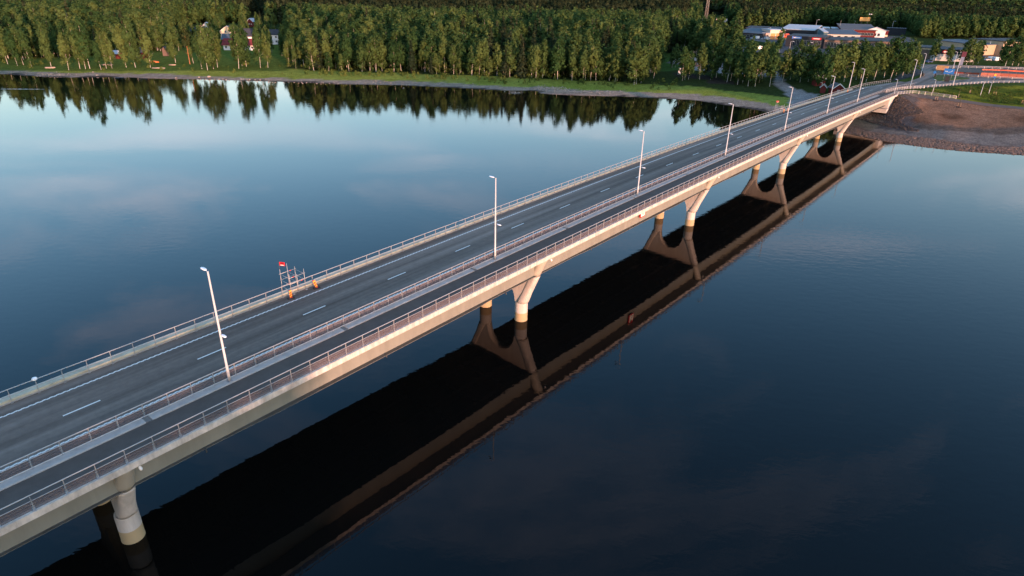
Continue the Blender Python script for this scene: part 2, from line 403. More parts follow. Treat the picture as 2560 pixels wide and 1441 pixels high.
# centre dashes as in the picture
dash_s = [-2.05] + [10.06, 21.43, 33.05, 44.85, 56.5, 68.2] + [68.2+12.05*k for k in range(1, 20)]
for s in dash_s:
    mb = MB(); a = B(s, -55.83, 0.004); L_ = 2.85
    sweep(mb, [(-55.84, 0.004), (-55.68, 0.004)], [s, s+L_], closed=False); mb.build('centre_dash', M_WHITE, road_o)
for nn_, nm in ((-59.42, 'edge_line'), (-51.95, 'edge_line')):
    mb = MB(); s = S0
    while s < 318:
        k = int(round((s-S0)/0.26)); of = 0.03 if k % 2 else -0.03
        sweep(mb, [(nn_-0.085+of, 0.004), (nn_+0.085+of, 0.004)], [s, s+0.26], closed=False); s += 0.26
    mb.build(nm, M_WHITE, road_o)

# ------------------------------------------------------------------ railings
XA = np.array([*DV, 0.0]); YA = np.array([*(-NV), 0.0])
def rail_line(root, name, n, dz, r, ss, m):
    mb = MB(); mb.tube([B(s, n, dz) for s in ss], r, 6); return mb.build(name, m, root)
def railing(root, n, s_a, s_b, h, panel, foot):
    pm = MB(); pm.box((0, 0, h/2), (0.05, 0.09, h)); pm.box((0, 0, 0.02), (0.20, 0.18, 0.04))
    post_me = pm.mesh('post', M_GALV)
    sp = MB()
    if panel: sp.box((0, 0, 0.42), (1.84, 0.012, 0.74)); scr_me = sp.mesh('screen_panel', M_SCREEN)
    s = s_a
    while s <= s_b:
        p = B(s, n, foot); q = B(s+2, n, foot); d3 = q-p; rz = math.atan2(d3[1], d3[0])
        o = link('post', post_me, root, p); o.rotation_euler = (0, 0, rz)
        if panel and s+2 <= s_b:
            o = link('screen_panel', scr_me, root, (p+q)/2); o.rotation_euler = (0, -math.atan2(d3[2], math.hypot(d3[0], d3[1])), rz)
        s += 2.0
    ss = srange(s_a, s_b, 4.0)
    rail_line(root, 'top_rail', n, foot+h, 0.042, ss, M_GALV2)
r1 = empty('bridge_railing'); tag(r1, 'bare two-rail steel railing on the far edge of the road above the open water', 'railing')
railing(r1, -61.0, -40.05, 320.0, 1.34, False, 0.02)
rail_line(r1, 'lower_rail', -60.94, 0.80, 0.042, srange(-40, 320, 4.0), M_GALV2)
r2 = empty('bridge_railing'); tag(r2, 'screened steel railing on the kerb between road lanes and footpath', 'railing')
railing(r2, -50.32, -41.69, 318.3, 1.20, True, 0.13)
for dz in (0.92,): rail_line(r2, 'screen_rail', -50.32, dz, 0.028, srange(-41.7, 300, 4.0), M_GALV2)
for dz in (0.42, 0.64): rail_line(r2, 'inner_bar', -50.40, dz, 0.026, srange(-41.7, 300, 4.0), M_GALV2)
rail_line(r2, 'bottom_bar', -50.30, 0.18, 0.035, srange(-41.7, 272, 4.0), M_RAILW)
r3 = empty('bridge_railing'); tag(r3, 'sunlit screened steel railing on the outer edge of the footpath nearest the viewer', 'railing')
railing(r3, -45.58, -40.98, 281.0, 1.27, True, 0.05)
for dz in (0.86,): rail_line(r3, 'screen_rail', -45.58, dz, 0.022, srange(-41, 281, 4.0), M_GALV2)
for dz in (0.34, 0.56): rail_line(r3, 'inner_bar', -45.65, dz, 0.028, srange(-41, 281, 4.0), M_GALV2)
# round white marker on the far railing
mb = MB(); p = B(9.95, -61.0, 1.42)
mb.tube([p+np.array((0, 0, dz_)) for dz_ in (-0.16, -0.10, 0.0, 0.10, 0.16)], [0.07, 0.18, 0.23, 0.18, 0.06], 12); o = mb.build('marker_ball', M_HEAD)
tag(o, 'white ball marker sitting on the top rail of the far bridge railing', 'marker')

# ------------------------------------------------------------------ street lamps
def head_mesh(mb, c, dirv, L=0.85, w=0.36, t=0.11):
    dirv = np.array(dirv, float); dirv /= np.linalg.norm(dirv); sv = np.cross((0, 0, 1), dirv); upv = np.array((0, 0, 1.0))
    rings = []
    for a, wv, tv in ((0, 0.10, 0.5), (0.12, 0.62, 0.9), (0.35, 0.95, 1.0), (0.65, 1.0, 1.0), (0.9, 0.7, 0.7), (1.0, 0.25, 0.3)):
        q = np.array(c) + dirv*L*a; rings.append([q + sv*math.cos(2*math.pi*k/10)*w/2*wv + upv*math.sin(2*math.pi*k/10)*t/2*tv for k in range(10)])
    mb.loft(rings, smooth=True); return mb
def street_lamp(pos, hgt, label, group, low=True, rot=0.0, arm=None, r0=0.13):
    root = empty('street_lamp', pos); tag(root, label, 'street lamp', group)
    av = -NV if arm is None else np.array(arm)
    av3 = np.array([av[0], av[1], 0.05])
    mb = MB(); mb.box((0, 0, 0.03), (0.42, 0.42, 0.06), rz=-ANG); mb.build('base_plate', M_GALV, root)
    mb = MB(); mb.tube([(0, 0, 0.06), (0, 0, 1.6), (0, 0, 1.62), (0, 0, hgt)], [r0, r0, r0*0.82, r0*0.55], 10); mb.build('pole', M_POLE, root)
    mb = MB(); mb.tube([(0, 0, hgt-0.1), tuple(av3*0.28 + np.array((0, 0, hgt-0.03)))], 0.045, 6); mb.build('arm', M_GALV, root)
    mb = head_mesh(MB(), av3*0.22 + np.array((0, 0, hgt)), av3); mb.build('lamp_head', M_HEAD, root)
    if low:
        bv3 = -av3; z2 = hgt*0.452
        mb = MB(); mb.tube([(0, 0, z2), tuple(bv3*0.30 + np.array((0, 0, z2+0.02)))], 0.04, 6); mb.build('arm', M_GALV, root)
        mb = head_mesh(MB(), bv3*0.26 + np.array((0, 0, z2+0.03)), bv3, 0.7, 0.32); mb.build('lamp_head', M_HEAD, root)
    return root
ords = ['first and nearest', 'second', 'third', 'fourth', 'fifth', 'sixth', 'seventh and farthest']
for k, s in enumerate((21.45, 57.75, 94.45, 131.2, 168.0, 204.6, 239.2)):
    street_lamp(B(s, -49.85, 0.13), 10.75, 'two-headed street lamp on the bridge kerb, %s along the row' % ords[k], 'street lamps on the bridge kerb')

# ------------------------------------------------------------------ clearance sign under the deck
sg = empty('clearance_sign', B(91.6, -47.12, -1.45), math.atan2(DV[1], DV[0])); tag(sg, 'red and white river clearance board on the bridge girder under the deck edge', 'sign')
mb = MB(); mb.box((0, -0.09, 0), (1.55, 0.16, 1.75)); mb.build('board', M_RED, sg)
mb = MB(); mb.box((0, -0.185, -0.02), (1.23, 0.024, 1.38)); mb.build('white_field', M_SWHITE, sg)
mb = MB(); mb.poly([(-0.5, -0.201, 0.67), (0.5, -0.201, 0.67), (0, -0.201, 0.24)]); mb.build('triangle', M_BLACK, sg)
tm = text_mesh('number', '30', 0.78, M_BLACK); o = link('number', tm, sg, (0, -0.203, -0.28)); o.rotation_euler = (math.radians(90), 0, 0)
# navigation lamps on the pier heads
for k, s in enumerate(PIERS[1:]):
    p = B(s+0.75, -45.9, -0.75); r = empty('navigation_lamp', p)
    tag(r, 'white navigation lamp under the deck edge, %s pier from the left' % ['first', 'second', 'third', 'fourth', 'fifth'][k], 'lamp', 'navigation lamps on the piers')
    mb = MB(); mb.bar((0, 0, 0.25), (0.10, 0.0, -0.05), 0.05); mb.build('bracket', M_GALV, r)
    mb = MB(); mb.tube([(0.10, 0, -0.05), (0.14, -0.02, -0.12), (0.2, -0.03, -0.3), (0.22, -0.03, -0.42)], [0.05, 0.11, 0.13, 0.07], 10); mb.build('lamp_housing', M_HEAD, r)

# ------------------------------------------------------------------ scaffold towers hung on the far railing
def scaffold(s0, s1, n0, n1, z0, tops, levels, sign_h, where):
    root = empty('scaffold', B((s0+s1)/2, n0, 0)); o3 = np.array(root.location)
    tag(root, 'galvanised tube scaffold hung over the outer railing, %s' % where, 'scaffold', 'scaffold cages on the far railing')
    P = lambda s, n, dz: B(s, n, dz) - o3
    sl = np.linspace(s0, s1, 3)
    for i, s in enumerate(sl):
        for j, n in enumerate((n0, n1)):
            mb = MB(); mb.tube([P(s, n, -0.1 if (j == 0) else z0), P(s, n, tops[(i*2+j) % len(tops)])], 0.032, 6); mb.build('upright', M_GALV, root)
    for dz in levels:
        for n in (n0, n1):
            mb = MB(); mb.tube([P(s0-0.15, n, dz), P(s1+0.15, n, dz)], 0.028, 6); mb.build('ledger', M_GALV2, root)
        for s in sl:
            mb = MB(); mb.tube([P(s, n0, dz-0.06), P(s, n1, dz-0.06)], 0.028, 6); mb.build('transom', M_GALV, root)
    for k in range(4):
        a = n0-0.2 + (n1-n0+0.3)*k/4.0
        mb = MB(); mb.box(P((s0+s1)/2, a-0.12, z0+0.35), (s1-s0, 0.24, 0.05), rz=math.pi/2-ANG); mb.build('deck_board', M_WOOD, root)
    for k, (s, n, dz) in enumerate(((s0+.5, n0, levels[-1]), (s1-.6, n1, levels[-1]), (s1-.4, n0, levels[-2]), (s0+.9, n1, levels[0]))):
        mb = MB(); mb.tube([P(s-0.09, n, dz), P(s+0.09, n, dz)], 0.046, 6); mb.build('tape_mark', M_ORED, root)
    for s in (s0+0.15, s1-0.1):
        mb = MB(); mb.box(P(s, n0+0.25, 0.05), (0.22, 0.22, 0.07), rz=math.pi/2-ANG); mb.build('foot_plate', M_GALV2, root)
    # sign
    sr = empty('warning_sign', B(s0, n1, 0)); tag(sr, 'small red sign on a pole above the scaffold, %s' % where, 'sign', 'red signs on the scaffolds')
    mb = MB(); mb.tube([(0, 0, 1.9), (0, 0, sign_h)], 0.025, 6); mb.build('pole', M_DARK, sr)
    c = np.array((0.42*0.98, 0.42*-0.2, sign_h-0.26)); ax = (np.array((0.98, -0.2, 0)), np.array((0.2, 0.98, 0)), np.array((0, 0, 1.0)))
    mb = MB(); mb.box(c, (0.66, 0.03, 0.45), ax=ax); mb.build('board', M_RED, sr)
    mb = MB(); mb.box(c-ax[1]*0.022+np.array((0, 0, -0.14)), (0.42, 0.012, 0.07), ax=ax); mb.build('pale_strip', M_SWHITE, sr)
    mb = MB(); mb.box(c-ax[1]*0.022+np.array((0, 0, 0.09)), (0.46, 0.012, 0.16), ax=ax); mb.build('dark_print', mat('print_maroon', (0.16, 0.005, 0.01), 0.5), sr)
scaffold(35.1, 37.0, -61.05, -62.9, -1.2, (2.5, 2.6, 2.2, 3.0, 2.55, 2.3), (0.45, 1.25, 2.0), 3.55, 'nearest the viewer')
scaffold(198.7, 200.9, -61.05, -62.9, -1.2, (2.2, 2.4, 2.0, 2.6, 2.3, 2.1), (0.45, 1.2, 1.8), 3.3, 'far along the bridge')
def barricade(s, n, where, lean=0.0):
    r = empty('barricade_post', B(s, n, 0), -ANG + math.radians(70)); tag(r, 'red and yellow barricade post on rubber foot, %s' % where, 'barricade', 'striped barricade posts on the bridge road')
    mb = MB(); mb.loft([[(-0.42, -0.22, 0), (0.42, -0.22, 0), (0.42, 0.22, 0), (-0.42, 0.22, 0)], [(-0.36, -0.18, 0.12), (0.36, -0.18, 0.12), (0.36, 0.18, 0.12), (-0.36, 0.18, 0.12)]]); mb.build('foot', M_BLACK, r)
    mb = MB(); dx = lean
    mb.loft([[(-0.13, -0.03, 0.10), (0.13, -0.03, 0.10), (0.13, 0.03, 0.10), (-0.13, 0.03, 0.10)], [(-0.13+dx, -0.03, 1.05), (0.13+dx, -0.03, 1.05), (0.13+dx, 0.03, 1.05), (-0.13+dx, 0.03, 1.05)]]); mb.build('blade', M_ORED, r)
    for k in range(3):
        z = 0.28+0.30*k; x = dx*(z-0.1)/0.95
        for sy in (-0.033, 0.033):
            mb = MB(); mb.quad((x-0.13, sy, z-0.10), (x+0.13, sy, z+0.06), (x+0.13, sy, z+0.19), (x-0.13, sy, z+0.03)); mb.build('yellow_stripe', M_YEL, r)
barricade(34.45, -60.15, 'in front of the nearest scaffold')
barricade(37.9, -60.2, 'leaning, just beyond the nearest scaffold', lean=-0.28)
barricade(199.1, -60.3, 'in front of the far scaffold')
barricade(202.4, -60.2, 'just beyond the far scaffold')
barricade(269.6, -60.2, 'alone at the far end of the bridge')
# ------------------------------------------------------------------ water
def water_material():
    m = bpy.data.materials.new('river_water'); m.use_nodes = True; nt = m.node_tree; L = nt.links
    b = nt.nodes['Principled BSDF']; b.inputs['Base Color'].default_value = (0.0032, 0.0030, 0.0026, 1)
    b.inputs['Roughness'].default_value = 0.012; b.inputs['IOR'].default_value = 1.26; b.inputs['Specular IOR Level'].default_value = 0.5
    geo = nt.nodes.new('ShaderNodeNewGeometry')
    def noise(sc, det, mapv, dist=0.0):
        mp = nt.nodes.new('ShaderNodeMapping'); mp.inputs['Scale'].default_value = mapv; mp.inputs['Rotation'].default_value = (0, 0, 0.25)
        L.new(geo.outputs['Position'], mp.inputs[0])
        n = nt.nodes.new('ShaderNodeTexNoise'); n.inputs['Scale'].default_value = sc; n.inputs['Detail'].default_value = det
        n.inputs['Roughness'].default_value = 0.55; n.inputs['Distortion'].default_value = dist
        L.new(mp.outputs[0], n.inputs['Vector']); return n
    n1 = noise(0.9, 3, (0.55, 1, 1), 0.3); n2 = noise(0.10, 3, (0.6, 1, 1), 0.3); n3 = noise(0.012, 2, (0.5, 1, 1), 0.5)
    # calm and ruffled patches
    pm = nt.nodes.new('ShaderNodeMapRange'); pm.inputs[1].default_value = 0.42; pm.inputs[2].default_value = 0.62; pm.inputs[3].default_value = 0.35; pm.inputs[4].default_value = 1.5
    L.new(n3.outputs['Fac'], pm.inputs[0])
    b1 = nt.nodes.new('ShaderNodeBump'); b1.inputs['Distance'].default_value = 0.011
    L.new(pm.outputs[0], b1.inputs['Strength']); L.new(n1.outputs['Fac'], b1.inputs['Height'])
    b2 = nt.nodes.new('ShaderNodeBump'); b2.inputs['Distance'].default_value = 0.020; b2.inputs['Strength'].default_value = 0.4
    L.new(n2.outputs['Fac'], b2.inputs['Height']); L.new(b1.outputs[0], b2.inputs['Normal']); L.new(b2.outputs[0], b.inputs['Normal'])
    return m
wb = MB()
wb.quad((-2500, -1500, 0), (2500, -1500, 0), (2500, 600, 0), (-2500, 600, 0))
tag(wb.build('water', water_material()), kind='structure')
# ------------------------------------------------------------------ terrain
SHORE = np.array([(-2500, 380), (-700, 345), (-400, 331), (-251, 323.2), (-228, 318), (-211, 316.5), (-191, 322), (-168, 321), (-132, 318), (-113, 317),
    (-81, 312.5), (-55, 314), (-30, 309), (-4, 303), (8, 305), (13, 300), (34, 293.5), (48, 292.5), (61.5, 290), (78.6, 286), (85.7, 277), (92.5, 270),
    (98, 263), (104, 254), (108, 240), (113, 220), (118.8, 209.7), (127.4, 201.8), (136.8, 196.7), (153.4, 192.5), (200, 187), (300, 184), (500, 180), (2500, 120)], float)
def vnoise(x, y, sc, seed=0):
    """cheap smooth value noise, vectorised"""
    x = np.asarray(x, float)/sc; y = np.asarray(y, float)/sc
    xi = np.floor(x).astype(int); yi = np.floor(y).astype(int); fx = x-xi; fy = y-yi
    fx = fx*fx*(3-2*fx); fy = fy*fy*(3-2*fy)
    def h(a, b): return np.modf(np.abs(np.sin(a*127.1 + b*311.7 + seed*74.7)*43758.5453))[0]
    return (h(xi, yi)*(1-fx)+h(xi+1, yi)*fx)*(1-fy) + (h(xi, yi+1)*(1-fx)+h(xi+1, yi+1)*fx)*fy
def seg_dist(x, y, P, closed=False):
    x = np.asarray(x, float); y = np.asarray(y, float); best = np.full(x.shape, 1e18)
    n = len(P); rngk = range(n if closed else n-1)
    for k in rngk:
        a = P[k]; b = P[(k+1) % n]; dx, dy = b-a; L2 = dx*dx+dy*dy
        t = np.clip(((x-a[0])*dx+(y-a[1])*dy)/L2, 0, 1)
        best = np.minimum(best, (x-a[0]-t*dx)**2+(y-a[1]-t*dy)**2)
    return np.sqrt(best)
def in_poly(x, y, P):
    x = np.asarray(x, float); y = np.asarray(y, float); r = np.zeros(x.shape, bool); n = len(P)
    for k in range(n):
        x1, y1 = P[k]; x2, y2 = P[(k+1) % n]
        if y1 == y2: continue
        c = ((y1 > y) != (y2 > y)) & (x < (x2-x1)*(y-y1)/(y2-y1)+x1); r ^= c
    return r
def sstep(a, b, v): t = np.clip((v-a)/(b-a), 0, 1); return t*t*(3-2*t)
def shore_t(x, y):
    d = seg_dist(x, y, SHORE); return np.where(np.asarray(y) > np.interp(x, SHORE[:, 0], SHORE[:, 1]), d, -d)
P2 = np.array([axy(281, -45.2), axy(281, -62.2), axy(300, -62.6), axy(330, -63.5), (205, 335), (222, 402), (300, 445), (430, 460), (430, 212), (300, 212), (240, 214),
               (205, 221), (181, 235.5), (165, 246), (152, 254)], float)
RAILN = np.array([axy(283, -45.5), axy(300, -45.0), axy(312, -43.0), (187, 279), (220, 289), (300, 300), (430, 310)], float)
SPITS = [(*W(1385, 226, 0)[:2], 9, 2.6, -0.25, 0.35), (*W(1440, 236, 0)[:2], 16, 3.2, -0.10, 0.40), (*W(1288, 234.5, 0)[:2], 3.5, 0.9, -0.1, 0.15), (*W(400, 194.5, 0)[:2], 17, 3.0, -0.05, 0.40), (*W(985, 210, 0)[:2], 12, 2.6, -0.2, 0.35), (*W(130, 189, 0)[:2], 10, 3.5, -0.15, 0.5)]
def terrain(x, y):
    x = np.asarray(x, float); y = np.asarray(y, float)
    t = shore_t(x, y)
    h = np.interp(t, [-60, -10, 0, 5, 20, 60, 200, 600, 1500, 3000, 6000], [-5, -1.2, 0, 0.45, 1.7, 3.2, 5.6, 10, 22, 70, 120])
    h = h + np.where(t > 6, (vnoise(x, y, 23, 1)-0.5)*0.7*sstep(6, 40, t) + (vnoise(x, y, 120, 2)-0.5)*3.0*sstep(40, 300, t) + (vnoise(x, y, 700, 3)-0.5)*26*sstep(700, 2200, t), 0)
    for sx_, sy_, sa_, sb_, sr_, sh_ in SPITS:
        ca_, sn_ = math.cos(sr_), math.sin(sr_); u_ = ((x-sx_)*ca_+(y-sy_)*sn_)/sa_; v_ = (-(x-sx_)*sn_+(y-sy_)*ca_)/sb_
        h = np.maximum(h, sh_*(1.25-(u_*u_+v_*v_)*(1+0.5*(vnoise(x, y, 4, 61)-0.5)))) if True else h
    tz = sstep(95, 160, x)*sstep(285, 335, y)*(1-sstep(620, 900, y))
    h = h + (8.3-h)*tz
    # embankment of the bridge approach
    pz = plane_z(x, y)
    drop = 1.7*np.clip(seg_dist(x, y, RAILN)/26.0, 0, 1)
    under = y < np.interp(x, RAILN[:, 0], RAILN[:, 1])
    pz = np.where(under, pz-drop, pz)
    ins = in_poly(x, y, P2); dist = np.where(ins, 0, seg_dist(x, y, P2, True))
    s = x*DV[0]+y*DV[1]; n = x*NV[0]+y*NV[1]
    sl = np.interp(n, [-75, -62, -46, -40, -32, -24], [0.55, 0.55, 0.40, 0.32, 0.22, 0.178])
    he = pz-0.10-sl*dist
    deckz = (n > -62) & (n < -45.6) & (s < 281.6)
    hu = np.interp(s, [240, 262, 275.5, 281.6], [0.2, 2.6, 3.9, 8.9])
    he = np.where(deckz, np.minimum(he, hu), he)
    return np.where(ins, pz-0.10, np.maximum(h, np.where(t > 0, he, -9)))
def G(px, py, zoff=0.0):
    """where the sight line of a picture point meets the ground"""
    d = ray(px, py); t = np.linspace(150, 2600, 700)/d[1]
    X = d[0]*t; Y = d[1]*t; Z = H+d[2]*t; hit = np.nonzero(Z <= terrain(X, Y)+zoff)[0]
    k = hit[0] if len(hit) else len(t)-1
    t = np.linspace(t[max(k-1, 0)], t[k], 60); X = d[0]*t; Y = d[1]*t; Z = H+d[2]*t; hit = np.nonzero(Z <= terrain(X, Y)+zoff)[0]; k = hit[0] if len(hit) else len(t)-1
    return np.array([X[k], Y[k], float(terrain(X[k:k+1], Y[k:k+1])[0])])

xs = np.concatenate([np.arange(-1500, -360, 30), np.arange(-360, 90, 3.0), np.arange(90, 260, 2.0), np.arange(260, 420, 3.0), np.arange(420, 3400, 40)])
ys = np.concatenate([np.arange(165, 300, 2.0), np.arange(300, 420, 2.5), np.arange(420, 620, 4.0), np.arange(620, 1000, 10), np.arange(1000, 4600, 50)])
GX, GY = np.meshgrid(xs, ys); GZ = terrain(GX, GY)
PX, _ = proj(np.stack([GX, GY, GZ], -1)); PXX, PXY = PX[..., 0], PX[..., 1]
T_ = shore_t(GX, GY) + (vnoise(GX, GY, 9, 5)-0.5)*4.0 + (vnoise(GX, GY, 3.2, 6)-0.5)*2.0
NOI = vnoise(GX, GY, 14, 8)
col = np.zeros(GX.shape+(3,)); rough_m = np.zeros(GX.shape)
def setc(mask, c):
    mask = np.clip(np.asarray(mask, float), 0, 1)[..., None]; col[:] = col*(1-mask)+np.array(c)*mask
setc(np.ones(GX.shape), (0.030, 0.042, 0.014))                                  # forest floor
beachw = 3.0 + 7.0*vnoise(GX, GY, 60, 9) + 6.0*sstep(10, 70, GX)
setc((T_ < 26+8*NOI), (0.150, 0.180, 0.030)); setc((T_ < 26+8*NOI)*NOI*0.9, (0.215, 0.235, 0.048))
lawn = in_poly(PXX, PXY, [(-50, 140), (120, 145), (430, 120), (720, 110), (720, 178), (-50, 178)])
setc(lawn & (T_ > 8), (0.085, 0.115, 0.024))
setc(T_ < beachw+1.5, (0.24, 0.195, 0.15)); setc(T_ < 2.0, (0.055, 0.048, 0.042))
for sx_, sy_, sa_, sb_, sr_, sh_ in SPITS:
    u_ = ((GX-sx_)*math.cos(sr_)+(GY-sy_)*math.sin(sr_))/sa_; v_ = (-(GX-sx_)*math.sin(sr_)+(GY-sy_)*math.cos(sr_))/sb_; setc((u_*u_+v_*v_ < 1.7) & (GZ < 0.8), (0.22, 0.175, 0.135))
def pxarea(P, c): setc(in_poly(PXX+(NOI-0.5)*3, PXY+(NOI-0.5)*2, P), c)
pxarea([(1680, 182), (1720, 184), (1800, 194), (1805, 201), (1740, 199), (1690, 193)], (0.032, 0.026, 0.022))
pxarea([(1765, 198), (1850, 203), (1845, 211), (1770, 208)], (0.04, 0.032, 0.026))
pxarea([(1620, 132), (1700, 135), (1710, 172), (1640, 182), (1610, 170)], (0.045, 0.085, 0.022))
pxarea([(1825, 88), (1965, 99), (2010, 112), (1990, 117), (1900, 104), (1825, 98)], (0.11, 0.105, 0.105))
pxarea([(1830, 118), (1900, 118), (1960, 122), (1965, 132), (1840, 132)], (0.13, 0.13, 0.13))
pxarea([(1955, 112), (2080, 125), (2120, 138), (2000, 150), (1950, 140)], (0.085, 0.085, 0.088))
pxarea([(1700, 150), (1780, 155), (1950, 175), (1950, 195), (1800, 182), (1710, 172)], (0.22, 0.20, 0.185))   # gravel yard behind the trees
pxarea([(2000, 78), (2270, 92), (2290, 104), (2220, 112), (2020, 92)], (0.10, 0.10, 0.10))
pxarea([(2260, 122), (2700, 128), (2700, 160), (2290, 158)], (0.060, 0.062, 0.068))
pxarea([(2290, 158), (2560, 162), (2560, 166), (2300, 164)], (0.05, 0.065, 0.02))
pxarea([(1937, 196), (1950, 188), (1963, 205), (1990, 221), (2020, 233), (2080, 240), (2050, 268), (1985, 290), (1966, 272), (1977, 248), (1957, 227), (1935, 211)], (0.22, 0.205, 0.19))
# right bank
sG = GX*DV[0]+GY*DV[1]; nG = GX*NV[0]+GY*NV[1]; insP2 = in_poly(GX, GY, P2); dP2 = seg_dist(GX, GY, P2, True)
rb = (nG > -62) & (sG > 225) & ~insP2 & (dP2 < 90) & (T_ > -2)
setc(rb, (0.165, 0.098, 0.064)); setc(rb*sstep(0.45, 0.8, vnoise(GX, GY, 7, 12)), (0.100, 0.058, 0.037)); setc(rb*sstep(0.5, 0.9, vnoise(GX*0.4, GY, 5, 13)), (0.185, 0.112, 0.074))
tt = shore_t(GX, GY)+(vnoise(GX, GY, 6, 14)-0.5)*3
setc(rb & (tt < 27), (0.090, 0.073, 0.060)); setc(rb & (tt < 21), (0.145, 0.128, 0.112)); setc(rb & (tt < 9), (0.135, 0.095, 0.075)); setc(rb & (tt < 1.2), (0.03, 0.025, 0.022))
rip = rb & (nG < -38.5+0.16*(281-sG)) & (tt > 14); setc(rip, (0.075, 0.068, 0.066))
setc((nG < -45) & (nG > -62) & (sG > 225) & (sG < 282) & (tt < 24) & (tt > 9), (0.15, 0.125, 0.095))
slope_g = insP2 & (GY < np.interp(GX, RAILN[:, 0], RAILN[:, 1])) & (sG > 281)
setc(slope_g, (0.150, 0.150, 0.020)); setc(slope_g*sstep(0.3, 0.75, vnoise(GX, GY, 8, 15)), (0.060, 0.078, 0.014))
setc(insP2 & ~slope_g, (0.055, 0.075, 0.02))
side = (nG <= -62) & (nG > -80) & (sG > 240) & (sG < 345); setc(side & (T_ > 12), (0.04, 0.062, 0.018))

def ground_material():
    m = bpy.data.materials.new('ground_cover'); m.use_nodes = True; nt = m.node_tree; L = nt.links
    b = nt.nodes['Principled BSDF']; b.inputs['Roughness'].default_value = 1.0; b.inputs['Specular IOR Level'].default_value = 0.0
    at = nt.nodes.new('ShaderNodeAttribute'); at.attribute_name = 'ground_colour'
    geo = nt.nodes.new('ShaderNodeNewGeometry')
    last = at.outputs['Color']
    for sc, lo, hi in ((2.2, 0.50, 1.55), (0.35, 0.70, 1.32)):
        nz = nt.nodes.new('ShaderNodeTexNoise'); nz.inputs['Scale'].default_value = sc; nz.inputs['Detail'].default_value = 6; nz.inputs['Roughness'].default_value = 0.75
        L.new(geo.outputs['Position'], nz.inputs['Vector'])
        mr = nt.nodes.new('ShaderNodeMapRange'); mr.inputs[1].default_value = 0.32; mr.inputs[2].default_value = 0.68; mr.inputs[3].default_value = lo; mr.inputs[4].default_value = hi
        L.new(nz.outputs['Fac'], mr.inputs[0])
        mu = nt.nodes.new('ShaderNodeMix'); mu.data_type = 'RGBA'; mu.blend_type = 'MULTIPLY'; mu.inputs['Factor'].default_value = 1
        L.new(last, mu.inputs['A']); L.new(mr.outputs[0], mu.inputs['B']); last = mu.outputs['Result']
    L.new(last, b.inputs['Base Color'])
    nb = nt.nodes.new('ShaderNodeTexNoise'); nb.inputs['Scale'].default_value = 1.4; nb.inputs['Detail'].default_value = 8; nb.inputs['Roughness'].default_value = 0.7
    L.new(geo.outputs['Position'], nb.inputs['Vector'])
    bp = nt.nodes.new('ShaderNodeBump'); bp.inputs['Strength'].default_value = 0.9; bp.inputs['Distance'].default_value = 0.35
    L.new(nb.outputs['Fac'], bp.inputs['Height']); L.new(bp.outputs[0], b.inputs['Normal']); return m
M_GROUND = ground_material()
def grid_mesh(name, X, Y, Z, C):
    ny, nx = X.shape; v = np.stack([X, Y, Z], -1).reshape(-1, 3)
    i = np.arange(nx*ny).reshape(ny, nx); q = np.stack([i[:-1, :-1], i[:-1, 1:], i[1:, 1:], i[1:, :-1]], -1).reshape(-1, 4)
    keep = (Z.reshape(-1)[q] > -2.5).any(1); q = q[keep]
    me = bpy.data.meshes.new(name); me.from_pydata(v.tolist(), [], q.tolist())
    a = me.color_attributes.new('ground_colour', 'FLOAT_COLOR', 'POINT')
    a.data.foreach_set('color', np.concatenate([C.reshape(-1, 3), np.ones((nx*ny, 1))], 1).reshape(-1).astype(np.float32))
    me.polygons.foreach_set('use_smooth', [True]*len(me.polygons)); me.materials.append(M_GROUND); me.update(); return me
tag(link('ground', grid_mesh('ground', GX, GY, GZ, col)), kind='structure')
# the near bank behind the viewer, whose wood shades the near end of the bridge
xb = np.arange(-700, 900, 12.0); yb_ = np.arange(-900, 60, 12.0); BX, BY = np.meshgrid(xb, yb_)
BZ = np.clip((-48 - (BX*DV[0]+BY*DV[1]))*0.16, -3, 7.5)
bc = np.zeros(BX.shape+(3,)); bc[:] = (0.035, 0.05, 0.016)
tag(link('near_bank', grid_mesh('near_bank', BX, BY, BZ, bc)), kind='structure')

# ------------------------------------------------------------------ trees
def leaf_material(name, c1, c2, tr=0.34):
    m = bpy.data.materials.new(name); m.use_nodes = True; nt = m.node_tree; L = nt.links
    nt.nodes.remove(nt.nodes['Principled BSDF'])
    oi = nt.nodes.new('ShaderNodeObjectInfo'); geo = nt.nodes.new('ShaderNodeNewGeometry')
    nz = nt.nodes.new('ShaderNodeTexNoise'); nz.inputs['Scale'].default_value = 0.55; nz.inputs['Detail'].default_value = 3
    L.new(geo.outputs['Position'], nz.inputs['Vector'])
    ad = nt.nodes.new('ShaderNodeMath'); ad.operation = 'MULTIPLY_ADD'; ad.inputs[1].default_value = 0.9; ad.inputs[2].default_value = -0.45
    L.new(nz.outputs['Fac'], ad.inputs[0])
    a2 = nt.nodes.new('ShaderNodeMath'); a2.operation = 'ADD'; a2.use_clamp = True; L.new(ad.outputs[0], a2.inputs[0]); L.new(oi.outputs['Random'], a2.inputs[1])
    mx = nt.nodes.new('ShaderNodeMix'); mx.data_type = 'RGBA'; mx.inputs['A'].default_value = c1+(1,); mx.inputs['B'].default_value = c2+(1,)
    L.new(a2.outputs[0], mx.inputs['Factor'])
    df = nt.nodes.new('ShaderNodeBsdfDiffuse'); tl = nt.nodes.new('ShaderNodeBsdfTranslucent'); ms = nt.nodes.new('ShaderNodeMixShader'); ms.inputs[0].default_value = tr
    L.new(mx.outputs['Result'], df.inputs[0]); L.new(mx.outputs['Result'], tl.inputs[0]); L.new(df.outputs[0], ms.inputs[1]); L.new(tl.outputs[0], ms.inputs[2])
    L.new(ms.outputs[0], nt.nodes['Material Output'].inputs[0]); return m
